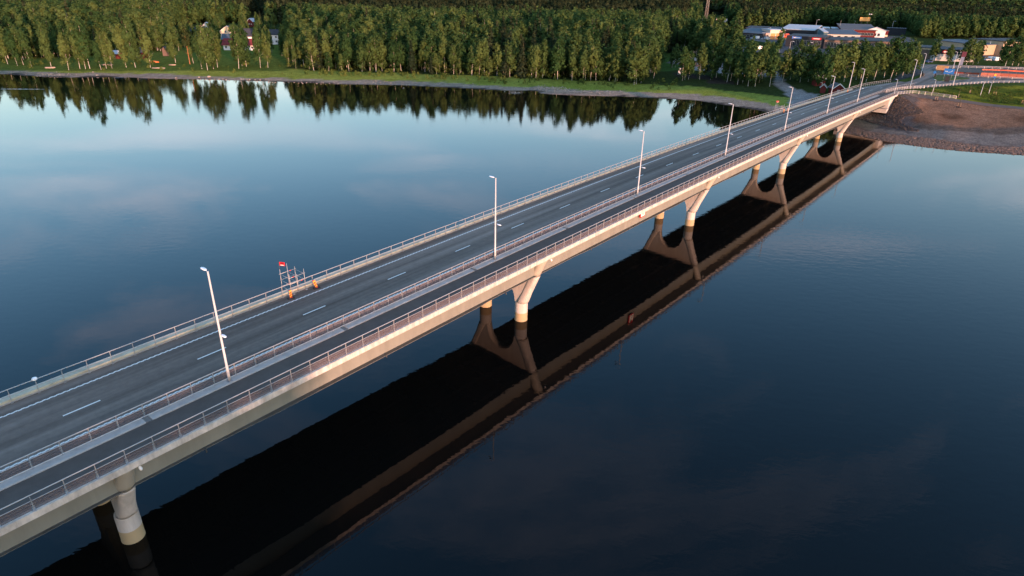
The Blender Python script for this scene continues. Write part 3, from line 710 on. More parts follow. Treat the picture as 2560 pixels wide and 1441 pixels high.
M_BIRCH = leaf_material('birch_leaf', (0.032, 0.072, 0.024), (0.100, 0.142, 0.042))
M_SPRUCE = leaf_material('spruce_needle', (0.016, 0.028, 0.015), (0.036, 0.045, 0.022), 0.08)
M_PINE = leaf_material('pine_needle', (0.022, 0.036, 0.014), (0.046, 0.055, 0.020), 0.10)
M_BUSH = leaf_material('bush_leaf', (0.050, 0.085, 0.020), (0.125, 0.155, 0.040), 0.2)
M_BBARK = mat('birch_bark', (0.48, 0.44, 0.38), 0.8, var=0.35, scale=2.5, streak=(1, 1, 2.5), spec=0.2)
M_SBARK = mat('spruce_bark', (0.09, 0.065, 0.05), 0.9, var=0.3, scale=2, spec=0.1)
M_PBARK = mat('pine_bark', (0.34, 0.15, 0.07), 0.9, var=0.25, scale=1.5, spec=0.1)

def quads_mesh(name, C, U, V, m):
    """C centres, U,V half axes -> quads"""
    k = len(C); v = np.stack([C-U-V, C+U-V, C+U+V, C-U+V], 1).reshape(-1, 3); f = np.arange(4*k).reshape(k, 4)
    me = bpy.data.meshes.new(name); me.vertices.add(4*k); me.vertices.foreach_set('co', v.astype(np.float32).reshape(-1))
    me.loops.add(4*k); me.loops.foreach_set('vertex_index', f.reshape(-1)); me.polygons.add(k)
    me.polygons.foreach_set('loop_start', np.arange(0, 4*k, 4)); me.polygons.foreach_set('loop_total', np.full(k, 4))
    me.materials.append(m); me.update(calc_edges=True); me.validate(); return me
def rand_unit(r, k):
    v = r.normal(size=(k, 3)); return v/np.linalg.norm(v, axis=1, keepdims=True)
def leaf_frame(r, N, su, sv):
    k = len(N); a = np.cross(N, rand_unit(r, k)); a /= np.linalg.norm(a, axis=1, keepdims=True)+1e-9; b = np.cross(N, a)
    return a*su[:, None], b*sv[:, None]
def birch_crown(seed, h=20.0, R=3.3, low=0.22, nclump=120, per=17, leaf=0.36, droop=0.5, m=None, name='crown'):
    """uneven crown: several lobes filled with leaf clumps"""
    r = np.random.default_rng(seed); C = []; N = []
    span = 1-low; lobes = [((0, 0, h*(low+0.60*span)), (R*0.66, R*0.66, h*span*0.40))]
    nl = r.integers(6, 9)
    for k in range(nl):
        a = r.uniform(0, 6.28); u = r.uniform(0.10, 0.68); q = R*r.uniform(0.35, 0.62)*(1.1-0.5*u); s = r.uniform(0.75, 1.2)
        lobes.append(((q*math.cos(a), q*math.sin(a), h*(low+u*span)), (R*0.46*s, R*0.46*s, h*span*0.19*s)))
    lobes.append(((r.normal(0, 0.1*R), r.normal(0, 0.1*R), h*(low+0.86*span)), (R*0.36, R*0.36, h*span*0.16)))
    wts = np.array([l[1][0]*l[1][1]*l[1][2] for l in lobes])**0.75; wts /= wts.sum()
    for i in range(nclump):
        (cx, cy, cz), (ra, rb, rc) = lobes[r.choice(len(lobes), p=wts)]
        v = rand_unit(r, 1)[0]; f = r.uniform(0.45, 1.0)**0.6
        c = np.array([cx+v[0]*ra*f, cy+v[1]*rb*f, cz+v[2]*rc*f])
        k = int(per*r.uniform(0.5, 1.5)); sp = np.array([0.42, 0.42, 0.62])*(0.7+0.6*r.random())*h/20
        pts = c+r.normal(size=(k, 3))*sp; pts[:, 2] -= np.abs(r.normal(0, 0.6, k))*droop
        out = pts-np.array([cx*0.6, cy*0.6, cz-0.2*rc]); out /= np.linalg.norm(out, axis=1, keepdims=True)+1e-6
        co = (pts-c)/(np.linalg.norm(pts-c, axis=1, keepdims=True)+0.05)
        nn = rand_unit(r, k)*0.45+out*0.75+co*0.4; nn /= np.linalg.norm(nn, axis=1, keepdims=True); C.append(pts); N.append(nn)
    C = np.concatenate(C); N = np.concatenate(N); s = leaf*r.uniform(0.55, 1.25, len(C))
    U, V = leaf_frame(r, N, s, s*r.uniform(0.6, 1.0, len(C))); return quads_mesh(name, C, U, V, m or M_BIRCH)
def trunk_mesh(seed, h, r0, m, limbs=6, lean=0.0):
    r = random.Random(seed); mb = MB(); pts = []; rs = []
    bx = r.uniform(-0.03, 0.03)*h
    for k in range(6):
        u = k/5; pts.append((lean*h*u+bx*math.sin(u*2.4), bx*0.6*math.sin(u*3.1), h*0.93*u-0.3)); rs.append(r0*(1-0.86*u))
    mb.tube(pts, rs, 6, caps=False)
    for k in range(limbs):
        u = 0.28+0.5*k/limbs; a = r.uniform(0, 6.28); L_ = h*0.15*(1.15-u); p = np.array((lean*h*u+bx*math.sin(u*2.4), bx*0.6*math.sin(u*3.1), h*0.93*u))
        mb.tube([p, p+np.array((math.cos(a)*L_, math.sin(a)*L_, L_*0.9))], [r0*0.3*(1-u*0.5), 0.02], 4, caps=False)
    return mb.mesh('trunk', m)
def spruce_crown(seed, h=18.0, R=2.6, nl=24, per=26, leaf=0.36, m=None, low=0.05):
    r = np.random.default_rng(seed); C = []; N = []
    for i in range(nl):
        u = (i+0.5)/nl; z = h*(low+(1-low)*u); rr = R*(1-u)**0.85+0.12
        k = max(5, int(per*(1-u)**0.6)); a = r.uniform(0, 2*math.pi, k); q = rr*np.sqrt(r.uniform(0.12, 1.0, k))*r.uniform(0.8, 1.15, k)
        pts = np.stack([q*np.cos(a), q*np.sin(a), z-q*0.42+r.normal(0, 0.22, k)], 1)
        nn = np.stack([np.cos(a)*0.6, np.sin(a)*0.6, np.full(k, 0.65)], 1)+r.normal(0, 0.35, (k, 3)); nn /= np.linalg.norm(nn, axis=1, keepdims=True); C.append(pts); N.append(nn)
    C = np.concatenate(C); N = np.concatenate(N); s = leaf*r.uniform(0.7, 1.3, len(C)); U, V = leaf_frame(r, N, s*1.25, s*0.8)
    return quads_mesh('crown', C, U, V, m or M_SPRUCE)

BIRCH = []
for k in range(7):
    R_ = [3.9, 4.5, 3.4, 5.0, 4.1, 3.0, 4.6][k]; lo = [0.10, 0.14, 0.08, 0.10, 0.17, 0.06, 0.12][k]
    BIRCH.append((birch_crown(100+k, 20, R_, lo), trunk_mesh(100+k, 20, 0.125, M_BBARK, lean=[0, 0.03, -0.02, 0.02, -0.05, 0, 0.01][k])))
SPRUCE = [(spruce_crown(200+k, 18, [2.5, 2.1, 2.9][k]), trunk_mesh(200+k, 18, 0.2, M_SBARK, 0)) for k in range(3)]
PINE = [(birch_crown(300+k, 19, 2.7, 0.42, 46, 16, 0.36, 0.0, M_PINE), trunk_mesh(300+k, 19, 0.22, M_PBARK, 5)) for k in range(2)]
BUSHES = [birch_crown(400+k, 2.6, 1.5, 0.05, 18, 9, 0.20, 0.1, M_BUSH, 'foliage') for k in range(3)]
# cheaper trees for the distant wood
FARB = [birch_crown(500+k, 20, [4.0, 4.8, 3.6][k], 0.12, 70, 9, 0.62) for k in range(3)]
FARS = [spruce_crown(600+k, 19, [2.6, 2.9][k], 15, 14, 0.62) for k in range(2)]
proto_col = bpy.data.collections.new('tree_prototypes')
def proto(nm, crown, trunk=None):
    mb = bmesh.new(); mb.from_mesh(crown); n0 = len(mb.faces)
    me = bpy.data.meshes.new(nm); mats_ = [crown.materials[0]]
    if trunk: mb.from_mesh(trunk); mats_.append(trunk.materials[0])
    mb.faces.ensure_lookup_table()
    for i, f in enumerate(mb.faces): f.material_index = 0 if i < n0 else 1
    mb.to_mesh(me); mb.free()
    for m_ in mats_: me.materials.append(m_)
    o = bpy.data.objects.new(nm, me); proto_col.objects.link(o); return o
# names sort in this order: index 0.. in the instancer
for i, (c, t_) in enumerate(BIRCH): proto('a%02d_birch' % i, c, t_)
for i, (c, t_) in enumerate(SPRUCE): proto('b%02d_spruce' % i, c, t_)
for i, (c, t_) in enumerate(PINE): proto('c%02d_pine' % i, c, t_)
for i, c in enumerate(FARB): proto('d%02d_far_birch' % i, c)
for i, c in enumerate(FARS): proto('e%02d_far_spruce' % i, c)
for i, c in enumerate(BUSHES): proto('f%02d_bush' % i, c)
I_B, I_S, I_P, I_FB, I_FS, I_BU = 0, 7, 10, 12, 15, 17

def instancer(name, pts, idx, scl, label, cat):
    me = bpy.data.meshes.new(name); me.from_pydata([tuple(p) for p in pts], [], [])
    k = len(pts)
    a = me.attributes.new('idx', 'INT', 'POINT'); a.data.foreach_set('value', np.asarray(idx, np.int32))
    a = me.attributes.new('scl', 'FLOAT_VECTOR', 'POINT'); a.data.foreach_set('vector', np.asarray(scl, np.float32).reshape(-1))
    a = me.attributes.new('rot', 'FLOAT_VECTOR', 'POINT'); rv = np.zeros((k, 3)); rv[:, 2] = rng.uniform(0, 6.283, k); rv[:, 0] = rng.normal(0, 0.03, k); a.data.foreach_set('vector', rv.astype(np.float32).reshape(-1))
    o = link(name, me)
    ng = bpy.data.node_groups.new(name+'_nodes', 'GeometryNodeTree')
    ng.interface.new_socket('Geometry', in_out='INPUT', socket_type='NodeSocketGeometry'); ng.interface.new_socket('Geometry', in_out='OUTPUT', socket_type='NodeSocketGeometry')
    gi = ng.nodes.new('NodeGroupInput'); go = ng.nodes.new('NodeGroupOutput'); ip = ng.nodes.new('GeometryNodeInstanceOnPoints')
    ci = ng.nodes.new('GeometryNodeCollectionInfo'); ci.inputs['Collection'].default_value = proto_col; ci.inputs['Separate Children'].default_value = True; ci.inputs['Reset Children'].default_value = True
    def att(nm, ty):
        n_ = ng.nodes.new('GeometryNodeInputNamedAttribute'); n_.data_type = ty; n_.inputs['Name'].default_value = nm; return n_.outputs['Attribute']
    ng.links.new(gi.outputs[0], ip.inputs['Points']); ng.links.new(ci.outputs[0], ip.inputs['Instance']); ip.inputs['Pick Instance'].default_value = True
    ng.links.new(att('idx', 'INT'), ip.inputs['Instance Index']); ng.links.new(att('scl', 'FLOAT_VECTOR'), ip.inputs['Scale'])
    er = ng.nodes.new('FunctionNodeEulerToRotation'); ng.links.new(att('rot', 'FLOAT_VECTOR'), er.inputs[0]); ng.links.new(er.outputs[0], ip.inputs['Rotation'])
    ng.links.new(ip.outputs[0], go.inputs[0])
    md = o.modifiers.new('instances', 'NODES'); md.node_group = ng
    tag(o, label, cat, kind='stuff'); return o

# --- front row along the far bank, placed one by one: (px, py of the foot, height m, kind, label)
def tree(name, pair, pos, h, h0, rz, label, group, sx=1.0):
    r = empty(name, pos, rz); k = h/h0; r.scale = (k*sx, k*sx, k); tag(r, label, 'tree', group)
    link('trunk', pair[1], r); link('crown', pair[0], r); return r
placed = []
front = [(20, 161, 19, 0), (44, 165, 18, 1), (59, 163, 20, 6), (80, 168, 18.0, 2), (128, 167, 21.2, 4), (126, 158, 17, 0), (172, 176, 17.0, 2), (200, 173, 22.3, 3), (214, 173, 21.2, 1), (225, 172, 23.3, 0), (253, 175, 13.8, 5), (266, 172, 18.0, 6), (280, 171, 17.0, 0), (316, 169, 21.2, 1), (339, 169, 23.3, 3), (376, 169, 18.0, 2), (439, 157, 20, 4), (484, 159, 17, 5), (505, 173, 19.1, 1), (519, 176, 21.2, 3), (534, 173, 20.1, 6), (544, 169, 19.1, 0), (597, 172, 21.2, 3), (605, 165, 21, 1), (616, 167, 20.1, 4), (651, 170, 21.2, 2), (670, 170, 18.0, 0), (722, 166, 14, 5), (740, 172, 12, 2), (733, 160, 17, 1), (785, 178, 19.0, 2), (817, 173, 17.9, 0), (832, 167, 20.2, 5), (855, 182, 10.1, 5), (905, 180, 14.6, 2), (925, 180, 15.7, 5), (940, 180, 16.8, 0), (955, 178, 14.6, 2), (985, 180, 13.4, 5), (1003, 178, 13.4, 0), (1035, 175, 20.2, 2), (1075, 178, 21.3, 5), (1112, 181, 17.9, 2), (1134, 186, 15.7, 5), (1198, 188, 16.8, 2), (1211, 188, 16.8, 5), (1242, 190, 15.7, 0), (1290, 192, 13.4, 5), (1302, 190, 14.6, 2), (1328, 196, 15.7, 0), (1340, 197, 15.7, 5), (1356, 196, 16.8, 2), (1394, 199, 19.0, 0), (1436, 195, 20.2, 2), (1521, 200, 13.4, 5), (1537, 205, 14.6, 2), (1585, 212, 17.9, 1), (1591, 211, 16.8, 2), (1602, 209, 16.8, 5), (1634, 196, 15.7, 0), (1680, 170, 12, 5), (1688, 169, 12, 2), (1706, 202, 14.7, 2), (1712, 200, 13.6, 5), (1721, 199, 13.6, 0), (1749, 199, 15.8, 2), (1776, 200, 13.6, 5), (1817, 206, 15.8, 1), (1826, 203, 16.9, 0), (1844, 212, 14.7, 5), (1856, 208, 16.9, 2), (1870, 216, 18.1, 0), (1887, 217, 16.9, 1), (1898, 206, 15.8, 2), (1924, 217, 16.9, 0), (1790, 195, 16.9, 3), (1805, 190, 18.1, 1), (1835, 192, 19.2, 3), (1865, 195, 18.1, 6), (1905, 198, 18.1, 3), (1915, 190, 16.9, 1), (1762, 190, 15.8, 1), (1955, 205, 14.4, 3), (2000, 206, 16.3, 6), (2035, 212, 15.4, 1), (2020, 205, 17.2, 3), (1975, 200, 15.4, 0), (2055, 218, 17.2, 3), (2085, 205, 17.5, 6), (2075, 212, 15.4, 2), (2110, 205, 18.4, 1), (2150, 210, 15.4, 0), (2140, 200, 17.5, 3), (2165, 206, 16.5, 6), (2185, 200, 17.5, 1), (2225, 200, 18.4, 3), (2210, 195, 17.5, 0), (2255, 194, 17.5, 4), (2240, 190, 16.5, 1), (2270, 185, 15.4, 6), (2332, 155, 15, 0), (2370, 162, 11, 2), (2405, 162, 13, 3), (2415, 163, 15, 6), (2432, 161, 14, 1), (2445, 160, 13, 3), (2512, 167, 15, 3), (2530, 164, 17, 6), (2545, 166, 16, 3), (2555, 160, 17, 1), (2500, 160, 14, 0), (1948, 132, 14, 3), (2000, 138, 9, 2), (1730, 140, 15, 3), (1765, 145, 16, 6), (1702, 130, 17, 1), (447, 128, 14, 3), (462, 118, 15, 1), (470, 100, 15, 6), (548, 122, 13, 2), (545, 105, 15, 0), (552, 92, 16, 3), (610, 100, 15, 1), (618, 90, 15, 6), (648, 112, 15, 0), (655, 98, 16, 3), (668, 122, 14, 1), (680, 132, 13, 2), (672, 92, 15, 6), (712, 128, 15, 3), (716, 112, 15, 0), (705, 140, 12, 5), (725, 148, 14, 1), (610, 80, 14, 3), (645, 72, 14, 1), (560, 84, 14, 6), (500, 100, 13, 0), (535, 96, 15, 1), (485, 110, 14, 3), (690, 84, 15, 1)]
def shore_label(px, py, h, k, i):
    return None
mark = [(128, 'leaning birch with a long bare trunk beside the upturned boat at the left shore'), (172, 'lone slim birch nearest the water beside the stone pile on the left'),
 (439, 'birch with a dark trunk standing back on the lawn before the red cottage wall'), (785, 'pale young birch standing in front of the dense wood, left end'),
 (855, 'small bushy birch alone at the wood edge on the grass'), (1521, 'slender birch at the wood edge above the sandbar'), (1749, 'birch with a white trunk beside the gravel heap'),
 (2332, 'slim birch on the verge in front of the cream shop wall'), (2370, 'small dark tree in front of the shop forecourt near the purple sign'), (2000, 'small tree in front of the dark shop windows'), (1948, 'dark conical tree by the gravel lot left of the dark shop')]
zones = [(100, 'birch with a pinkish lit trunk in the clump at the far left of the shore', 'birches at the far left of the shore'), (235, 'birch in the sunlit row along the left shore lawn', 'birches in the left shore row'),
 (300, 'birch in front of the pinkish garden table on the left shore lawn', 'birches by the garden table'), (400, 'birch in the row beside the orange covered boat on the left shore', 'birches by the covered boat'),
 (560, 'birch in the broad golden clump before the white villa', 'birches of the golden clump'), (700, 'tall birch in front of the houses beside the golden clump', 'birches before the houses'), (900, 'birch at the left end of the dense wood edge', 'birches at the left wood edge'),
 (1150, 'birch standing at the front edge of the dense wood, middle left', 'birches at the wood edge, middle left'), (1450, 'birch standing at the front edge of the dense wood, middle', 'birches at the wood edge, middle'), (1650, 'birch at the right end of the wood edge by the bay', 'birches at the right wood edge'),
 (1960, 'birch with a thin white trunk in the open stand above the gravel beach', 'birches above the gravel beach'), (2290, 'golden birch in the belt between gravel track and bridge end', 'birches by the bridge end'), (2600, 'tree on the verge before the shops at the right edge', 'trees before the shops')]
used_mark = set()
for i, (px, py, h, k) in enumerate(front):
    p = G(px, py); lab = None
    for mx_, l_ in mark:
        if abs(px-mx_) < 1 and mx_ not in used_mark and not (px == 2000 and py > 150): lab = l_; used_mark.add(mx_); grp = None; break
    if lab is None:
        for zx, l_, g_ in zones:
            if px < zx: lab, grp = l_, g_; break
    tree('birch_tree', BIRCH[k], p, h*random.uniform(0.95, 1.08), 20, random.uniform(-0.5, 0.5) if k == 4 else random.uniform(0, 6.28), lab, grp, random.uniform(0.78, 1.02) if px < 760 else random.uniform(1.0, 1.3)); placed.append(p)
for px, py, h, k, lab in ((475, 161, 19, 0, 'tall pine with a reddish trunk beside the golden birch clump on the left'), (361, 146, 14, 1, 'pine with an orange trunk leaning in front of the red cottage')):
    p = G(px, py); tree('pine_tree', PINE[k], p, h, 19, 1.0, lab, None); placed.append(p)
for px, py, h, lab in ((655, 78, 15, 'dark spruce beside the small red house on the hill, left'), (1005, 70, 15, 'lone dark spruce rising above the birch wood by the red roof')):
    p = G(px, py); tree('spruce_tree', SPRUCE[0], p, h, 18, 1.0, lab, None, 1.15); placed.append(p)

# --- the woods: where trees stand is read off the ground by picture position
CLEAR = [  # picture polygons of open ground
 [(-50, 150), (60, 152), (160, 146), (300, 143), (340, 128), (430, 132), (440, 118), (540, 120), (560, 108), (650, 112), (700, 104), (720, 112), (725, 140), (745, 160), (760, 172), (800, 182), (790, 220), (-50, 220)],
 [(1610, 205), (1640, 175), (1650, 140), (1690, 132), (1780, 150), (1960, 160), (2000, 210), (1960, 260), (1600, 240)],
 [(1690, 150), (2700, 150), (2700, 300), (1690, 300)], [(1840, 96), (2700, 96), (2700, 178), (1840, 178)], [(430, 66), (470, 60), (720, 60), (735, 150), (430, 150)],
 [(1925, 190), (1970, 160), (2020, 230), (2100, 250), (1990, 300), (1940, 240)],
 [(1822, 70), (1960, 74), (2030, 60), (2160, 78), (2260, 72), (2300, 96), (2290, 120), (2300, 178), (2100, 160), (1950, 135), (1850, 128), (1822, 110)],
 [(2230, 115), (2600, 112), (2600, 178), (2290, 178)], [(2420, 100), (2600, 100), (2600, 178), (2420, 178)],
 [(1785, 90), (1830, 95), (1830, 135), (1785, 135)], [(1735, 60), (1830, 60), (1830, 112), (1735, 112)],
 [(540, 60), (600, 58), (610, 100), (545, 100)], [(618, 40), (665, 40), (668, 62), (618, 62)], [(660, 60), (712, 60), (712, 104), (664, 104)], [(478, 66), (545, 66), (545, 92), (478, 92)],
 [(1748, 30), (1815, 30), (1815, 64), (1748, 64)], [(1350, 52), (1385, 52), (1385, 68), (1350, 68)], [(1575, 60), (1610, 60), (1610, 76), (1575, 76)], [(1225, 92), (1250, 92), (1250, 112), (1225, 112)], [(870, 36), (900, 36), (900, 46), (870, 46)], [(1120, 60), (1180, 60), (1180, 72), (1120, 72)]]
def wood_points(x0, x1, y0, y1, cell):
    gx = np.arange(x0, x1, cell); gy = np.arange(y0, y1, cell); X, Y = np.meshgrid(gx, gy)
    X = X.ravel()+rng.uniform(-0.45, 0.45, X.size)*cell; Y = Y.ravel()+rng.uniform(-0.45, 0.45, Y.size)*cell
    Z = terrain(X, Y); p, dep = proj(np.stack([X, Y, Z], -1)); ok = (dep > 1) & (p[:, 0] > -70) & (p[:, 0] < 2640) & (p[:, 1] > -80)
    return X[ok], Y[ok], Z[ok], p[ok]
def keep_mask(X, Y, p):
    ok = shore_t(X, Y) > 27+4*vnoise(X, Y, 18, 21)
    for P in CLEAR: ok &= ~in_poly(p[:, 0], p[:, 1], P)
    ok &= ~in_poly(X, Y, P2)
    yard = in_poly(p[:, 0], p[:, 1], [(1690, 60), (1845, 60), (1845, 150), (1690, 150)]); ok &= ~(yard & (vnoise(X, Y, 11, 22) > 0.40))
    mid = in_poly(p[:, 0], p[:, 1], [(1030, 48), (1640, 52), (1640, 72), (1030, 68)]); ok &= ~(mid & (vnoise(X, Y, 25, 23) > 0.50))
    for q in placed: ok &= ((X-q[0])**2+(Y-q[1])**2 > 7)
    return ok
XW, YW, ZW, pW = wood_points(-420, 420, 300, 560, 5.3); kW = keep_mask(XW, YW, pW); XW, YW, ZW, pW = XW[kW], YW[kW], ZW[kW], pW[kW]
order = np.argsort(XW**2+YW**2); NIND = 300 - 8 - len(front)
hW = (13.5+5.5*sstep(25, 110, shore_t(XW, YW)))*rng.uniform(0.62, 1.25, len(XW))*(0.85+0.3*vnoise(XW, YW, 40, 31)); spf = vnoise(XW, YW, 60, 32)
kindW = np.where((rng.random(len(XW)) < 0.10) | ((spf > 0.82) & (rng.random(len(XW)) < 0.5)), I_S+rng.integers(0, 3, len(XW)), I_B+rng.integers(0, 7, len(XW)))
pzones = [(760, 'birch in the wood behind the left shore lawns', 'birches in the wood behind the lawns'), (1150, 'birch inside the dense wood on the far bank, left half', 'birches inside the dense wood, left half'), (1650, 'birch inside the dense wood on the far bank, right half', 'birches inside the dense wood, right half'), (9999, 'birch in the scattered trees between the bay and the shops', 'birches between bay and shops')]
nb = 0; rest = []
for j in order:
    if nb < NIND and kindW[j] < I_S:
        for zx, l_, g_ in pzones:
            if pW[j, 0] < zx: break
        tree('birch_tree', BIRCH[kindW[j]], (XW[j], YW[j], ZW[j]), hW[j], 20, rng.uniform(0, 6.28), l_, g_, rng.uniform(1.0, 1.45)); nb += 1
    else: rest.append(j)
rest = np.array(rest)
def scl(h, h0, k): s_ = (h/h0)[:, None]*np.ones((k, 3)); w_ = rng.uniform(0.95, 1.45, k); s_[:, 0] *= w_; s_[:, 1] *= w_; return s_
hb = np.where(kindW[rest] < I_S, 20, 18)
instancer('near_wood', np.stack([XW, YW, ZW], -1)[rest], kindW[rest], scl(hW[rest]/hb*20, 20, len(rest)), 'dense birch wood covering the far bank behind the shore trees', 'wood')
# far woods
XA_, YA_, ZA_, pA = wood_points(-800, 900, 560, 1000, 5.2); kA = keep_mask(XA_, YA_, pA); XA_, YA_, ZA_, pA = XA_[kA], YA_[kA], ZA_[kA], pA[kA]
spruce_zone = sstep(640, 720, YA_-0.05*np.abs(XA_-60)+ (vnoise(XA_, YA_, 90, 41)-0.5)*120) * (pA[:, 0] > 560) * (pA[:, 0] < 1720) + 0.12 + 0.45*(pA[:, 0] > 1850)*sstep(0.4, 0.7, vnoise(XA_, YA_, 130, 43))
isS = rng.random(len(XA_)) < spruce_zone
kA_ = np.where(isS, I_FS+rng.integers(0, 2, len(XA_)), I_FB+rng.integers(0, 3, len(XA_))); hA = np.where(isS, rng.uniform(15, 24, len(XA_)), rng.uniform(13, 19, len(XA_)))
instancer('mid_wood', np.stack([XA_, YA_, ZA_], -1), kA_, scl(hA, 19.5, len(XA_)), 'mixed spruce and birch wood stretching away behind the houses', 'wood')
XF, YF, ZF, pF = wood_points(-1400, 3200, 1000, 2600, 12.0); isF = rng.random(len(XF)) < 0.35+0.5*vnoise(XF, YF, 260, 44)
kF = np.where(isF, I_FS+rng.integers(0, 2, len(XF)), I_FB+rng.integers(0, 3, len(XF))); sF = scl(rng.uniform(15, 23, len(XF)), 19.5, len(XF)); sF[:, :2] *= 1.9
instancer('far_wood', np.stack([XF, YF, ZF], -1), kF, sF, 'dark forest reaching to the horizon behind the town', 'wood')
XH, YH, ZH, pH = wood_points(-1400, 3400, 2600, 4500, 26.0); sH = scl(rng.uniform(15, 23, len(XH)), 19.5, len(XH)); sH[:, :2] *= 3.6
instancer('horizon_wood', np.stack([XH, YH, ZH], -1), I_FS+rng.integers(0, 2, len(XH)), sH, 'dark wooded hills on the horizon', 'wood')
# bushes at the wood edge and on the meadow
XB, YB, ZB, pB = wood_points(-330, 240, 270, 420, 2.4); tB = shore_t(XB, YB)
edge = (tB > 12+8*vnoise(XB, YB, 20, 51)) & (tB < 42) & (rng.random(len(XB)) < 0.16+0.60*sstep(0.45, 0.75, vnoise(XB, YB, 9, 52)))
for P in (CLEAR[2], CLEAR[5]): edge &= ~in_poly(pB[:, 0], pB[:, 1], P)
edge &= ~in_poly(pB[:, 0], pB[:, 1], [(1680, 180), (1860, 195), (1860, 214), (1680, 205)])
left_lawn = in_poly(pB[:, 0], pB[:, 1], CLEAR[0]); edge &= ~(left_lawn & (rng.random(len(XB)) > 0.16)); edge &= ~in_poly(XB, YB, P2)
XB, YB, ZB = XB[edge], YB[edge], ZB[edge]; kb = len(XB); sB = rng.uniform(0.25, 0.95, (kb, 1))*np.ones((kb, 3))
instancer('undergrowth', np.stack([XB, YB, ZB], -1), I_BU+rng.integers(0, 3, kb), sB, 'low green bushes and tall herbs along the wood edge and meadow', 'undergrowth')
sl_x, sl_y = rng.uniform(140, 260, 9000), rng.uniform(225, 300, 9000); sl_ok = in_poly(sl_x, sl_y, P2) & (sl_y < np.interp(sl_x, RAILN[:, 0], RAILN[:, 1])-1.2) & (sl_x*DV[0]+sl_y*DV[1] > 284) & (seg_dist(sl_x, sl_y, P2, True) > 5.5) & (vnoise(sl_x, sl_y, 7, 71) > 0.35)
sl_x, sl_y = sl_x[sl_ok], sl_y[sl_ok]; k_ = len(sl_x)
instancer('slope_grass', np.stack([sl_x, sl_y, terrain(sl_x, sl_y)], -1), I_BU+rng.integers(0, 3, k_), rng.uniform(0.10, 0.30, (k_, 1))*np.array([[1.3, 1.3, 0.8]]), 'rough olive tufts of grass on the slope below the approach road', 'grass')
# wood on the near bank behind the viewer
gx, gy = np.meshgrid(np.arange(-260, 420, 5.0), np.arange(-420, 0, 5.0)); gx = gx.ravel()+rng.uniform(-2, 2, gx.size); gy = gy.ravel()+rng.uniform(-2, 2, gy.size)
gs = gx*DV[0]+gy*DV[1]; gn = gx*NV[0]+gy*NV[1]; okb = (gs < -58) & (gs > -130) & (gn < 190+8*np.sin(gs*0.3)); gx, gy, gs, gn = gx[okb], gy[okb], gs[okb], gn[okb]; gz = np.clip((-48-gs)*0.16, -3, 7.5)
kbk = len(gx); instancer('near_bank_wood', np.stack([gx, gy, gz], -1), np.where(rng.random(kbk) < 0.5, I_FS, I_FB), scl(rng.uniform(15, 21, kbk)*np.interp(gn, [150, 188], [1.07, 0.90]), 19.5, kbk), 'wood on the near bank behind the viewer', 'wood')
# ------------------------------------------------------------------ roads beyond the bridge
def Wpl(px, py, dz=0.0):
    z = 9.0
    for _ in range(25):
        p = W(px, py, z+dz); z = plane_z(p[0], p[1])
    return np.array([p[0], p[1], z+dz])
def sheet(name, P, m, dz, kind='structure', parent=None, thick=None):
    top = [Wpl(px, py, 0)+np.array((0, 0, dz)) for px, py in P]; mb = MB()
    mb.poly(top)
    if thick:
        for a, b in zip(top, top[1:]+top[:1]): mb.quad(a, b, b-np.array((0, 0, thick)), a-np.array((0, 0, thick)))
    o = mb.build(name, m, parent)
    if kind: tag(o, kind=kind)
    return o
def smooth(P, it=2, closed=True):
    P = [np.array(p, float) for p in P]
    for _ in range(it):
        Q = []; n = len(P)
        for i in range(n if closed else n-1):
            a, b = P[i], P[(i+1) % n]; Q += [a*0.75+b*0.25, a*0.25+b*0.75]
        P = Q
    return [tuple(p) for p in P]
M_GRASSY = mat('verge_grass', (0.060, 0.085, 0.020), 0.95, var=0.45, scale=0.5, bump=0.8, bscale=3, spec=0.1)
M_ISLAND = mat('island_gravel', (0.12, 0.10, 0.08), 0.95, var=0.35, scale=0.7, bump=0.6, bscale=3, spec=0.1)
sheet('roundabout_road', smooth([(2236, 215), (2262, 206), (2284, 200.5), (2303, 193), (2309, 183), (2304, 172), (2292, 166), (2300, 161), (2330, 161.5), (2400, 163), (2500, 166), (2700, 172), (2700, 215), (2560, 206.5), (2470, 208), (2400, 212.5), (2340, 217.5), (2290, 221), (2262, 223)], 1), M_ROAD, 0.012)
sheet('verge', smooth([(2333, 196.5), (2336, 190), (2350, 187.5), (2380, 190), (2427, 196.5), (2420, 198.5), (2380, 200.5), (2340, 204)], 2), M_GRASSY, 0.14, thick=0.2)
sheet('traffic_island', smooth([(2327, 176), (2336, 171), (2370, 169.5), (2450, 171), (2560, 174), (2700, 178), (2700, 199), (2560, 197), (2470, 194), (2400, 190), (2345, 184)], 2), M_ISLAND, 0.14, thick=0.2)
# footpath that bends away below the grass slope
def drape(name, pts, width, m, dz=0.06):
    mb = MB(); P = [np.array(p[:2]) for p in pts]; Q = []
    for a, b in zip(P, P[1:]):
        for t in np.linspace(0, 1, 9)[:-1]: Q.append(a*(1-t)+b*t)
    Q.append(P[-1]); rows = []
    for i, q in enumerate(Q):
        t = Q[min(i+1, len(Q)-1)]-Q[max(i-1, 0)]; t /= np.linalg.norm(t); nn = np.array((t[1], -t[0])); row = []
        for k in range(5):
            r = q+nn*width*(k/4-0.5); row.append(np.array((r[0], r[1], float(terrain(np.array([r[0]]), np.array([r[1]]))[0])+dz)))
        rows.append(row)
    b0 = 0
    for r in rows: mb.v += [tuple(p) for p in r]
    for i in range(len(rows)-1):
        for k in range(4): mb.face((5*i+k, 5*i+k+1, 5*i+k+6, 5*i+k+5))
    o = mb.build(name, m); tag(o, kind='structure'); return o
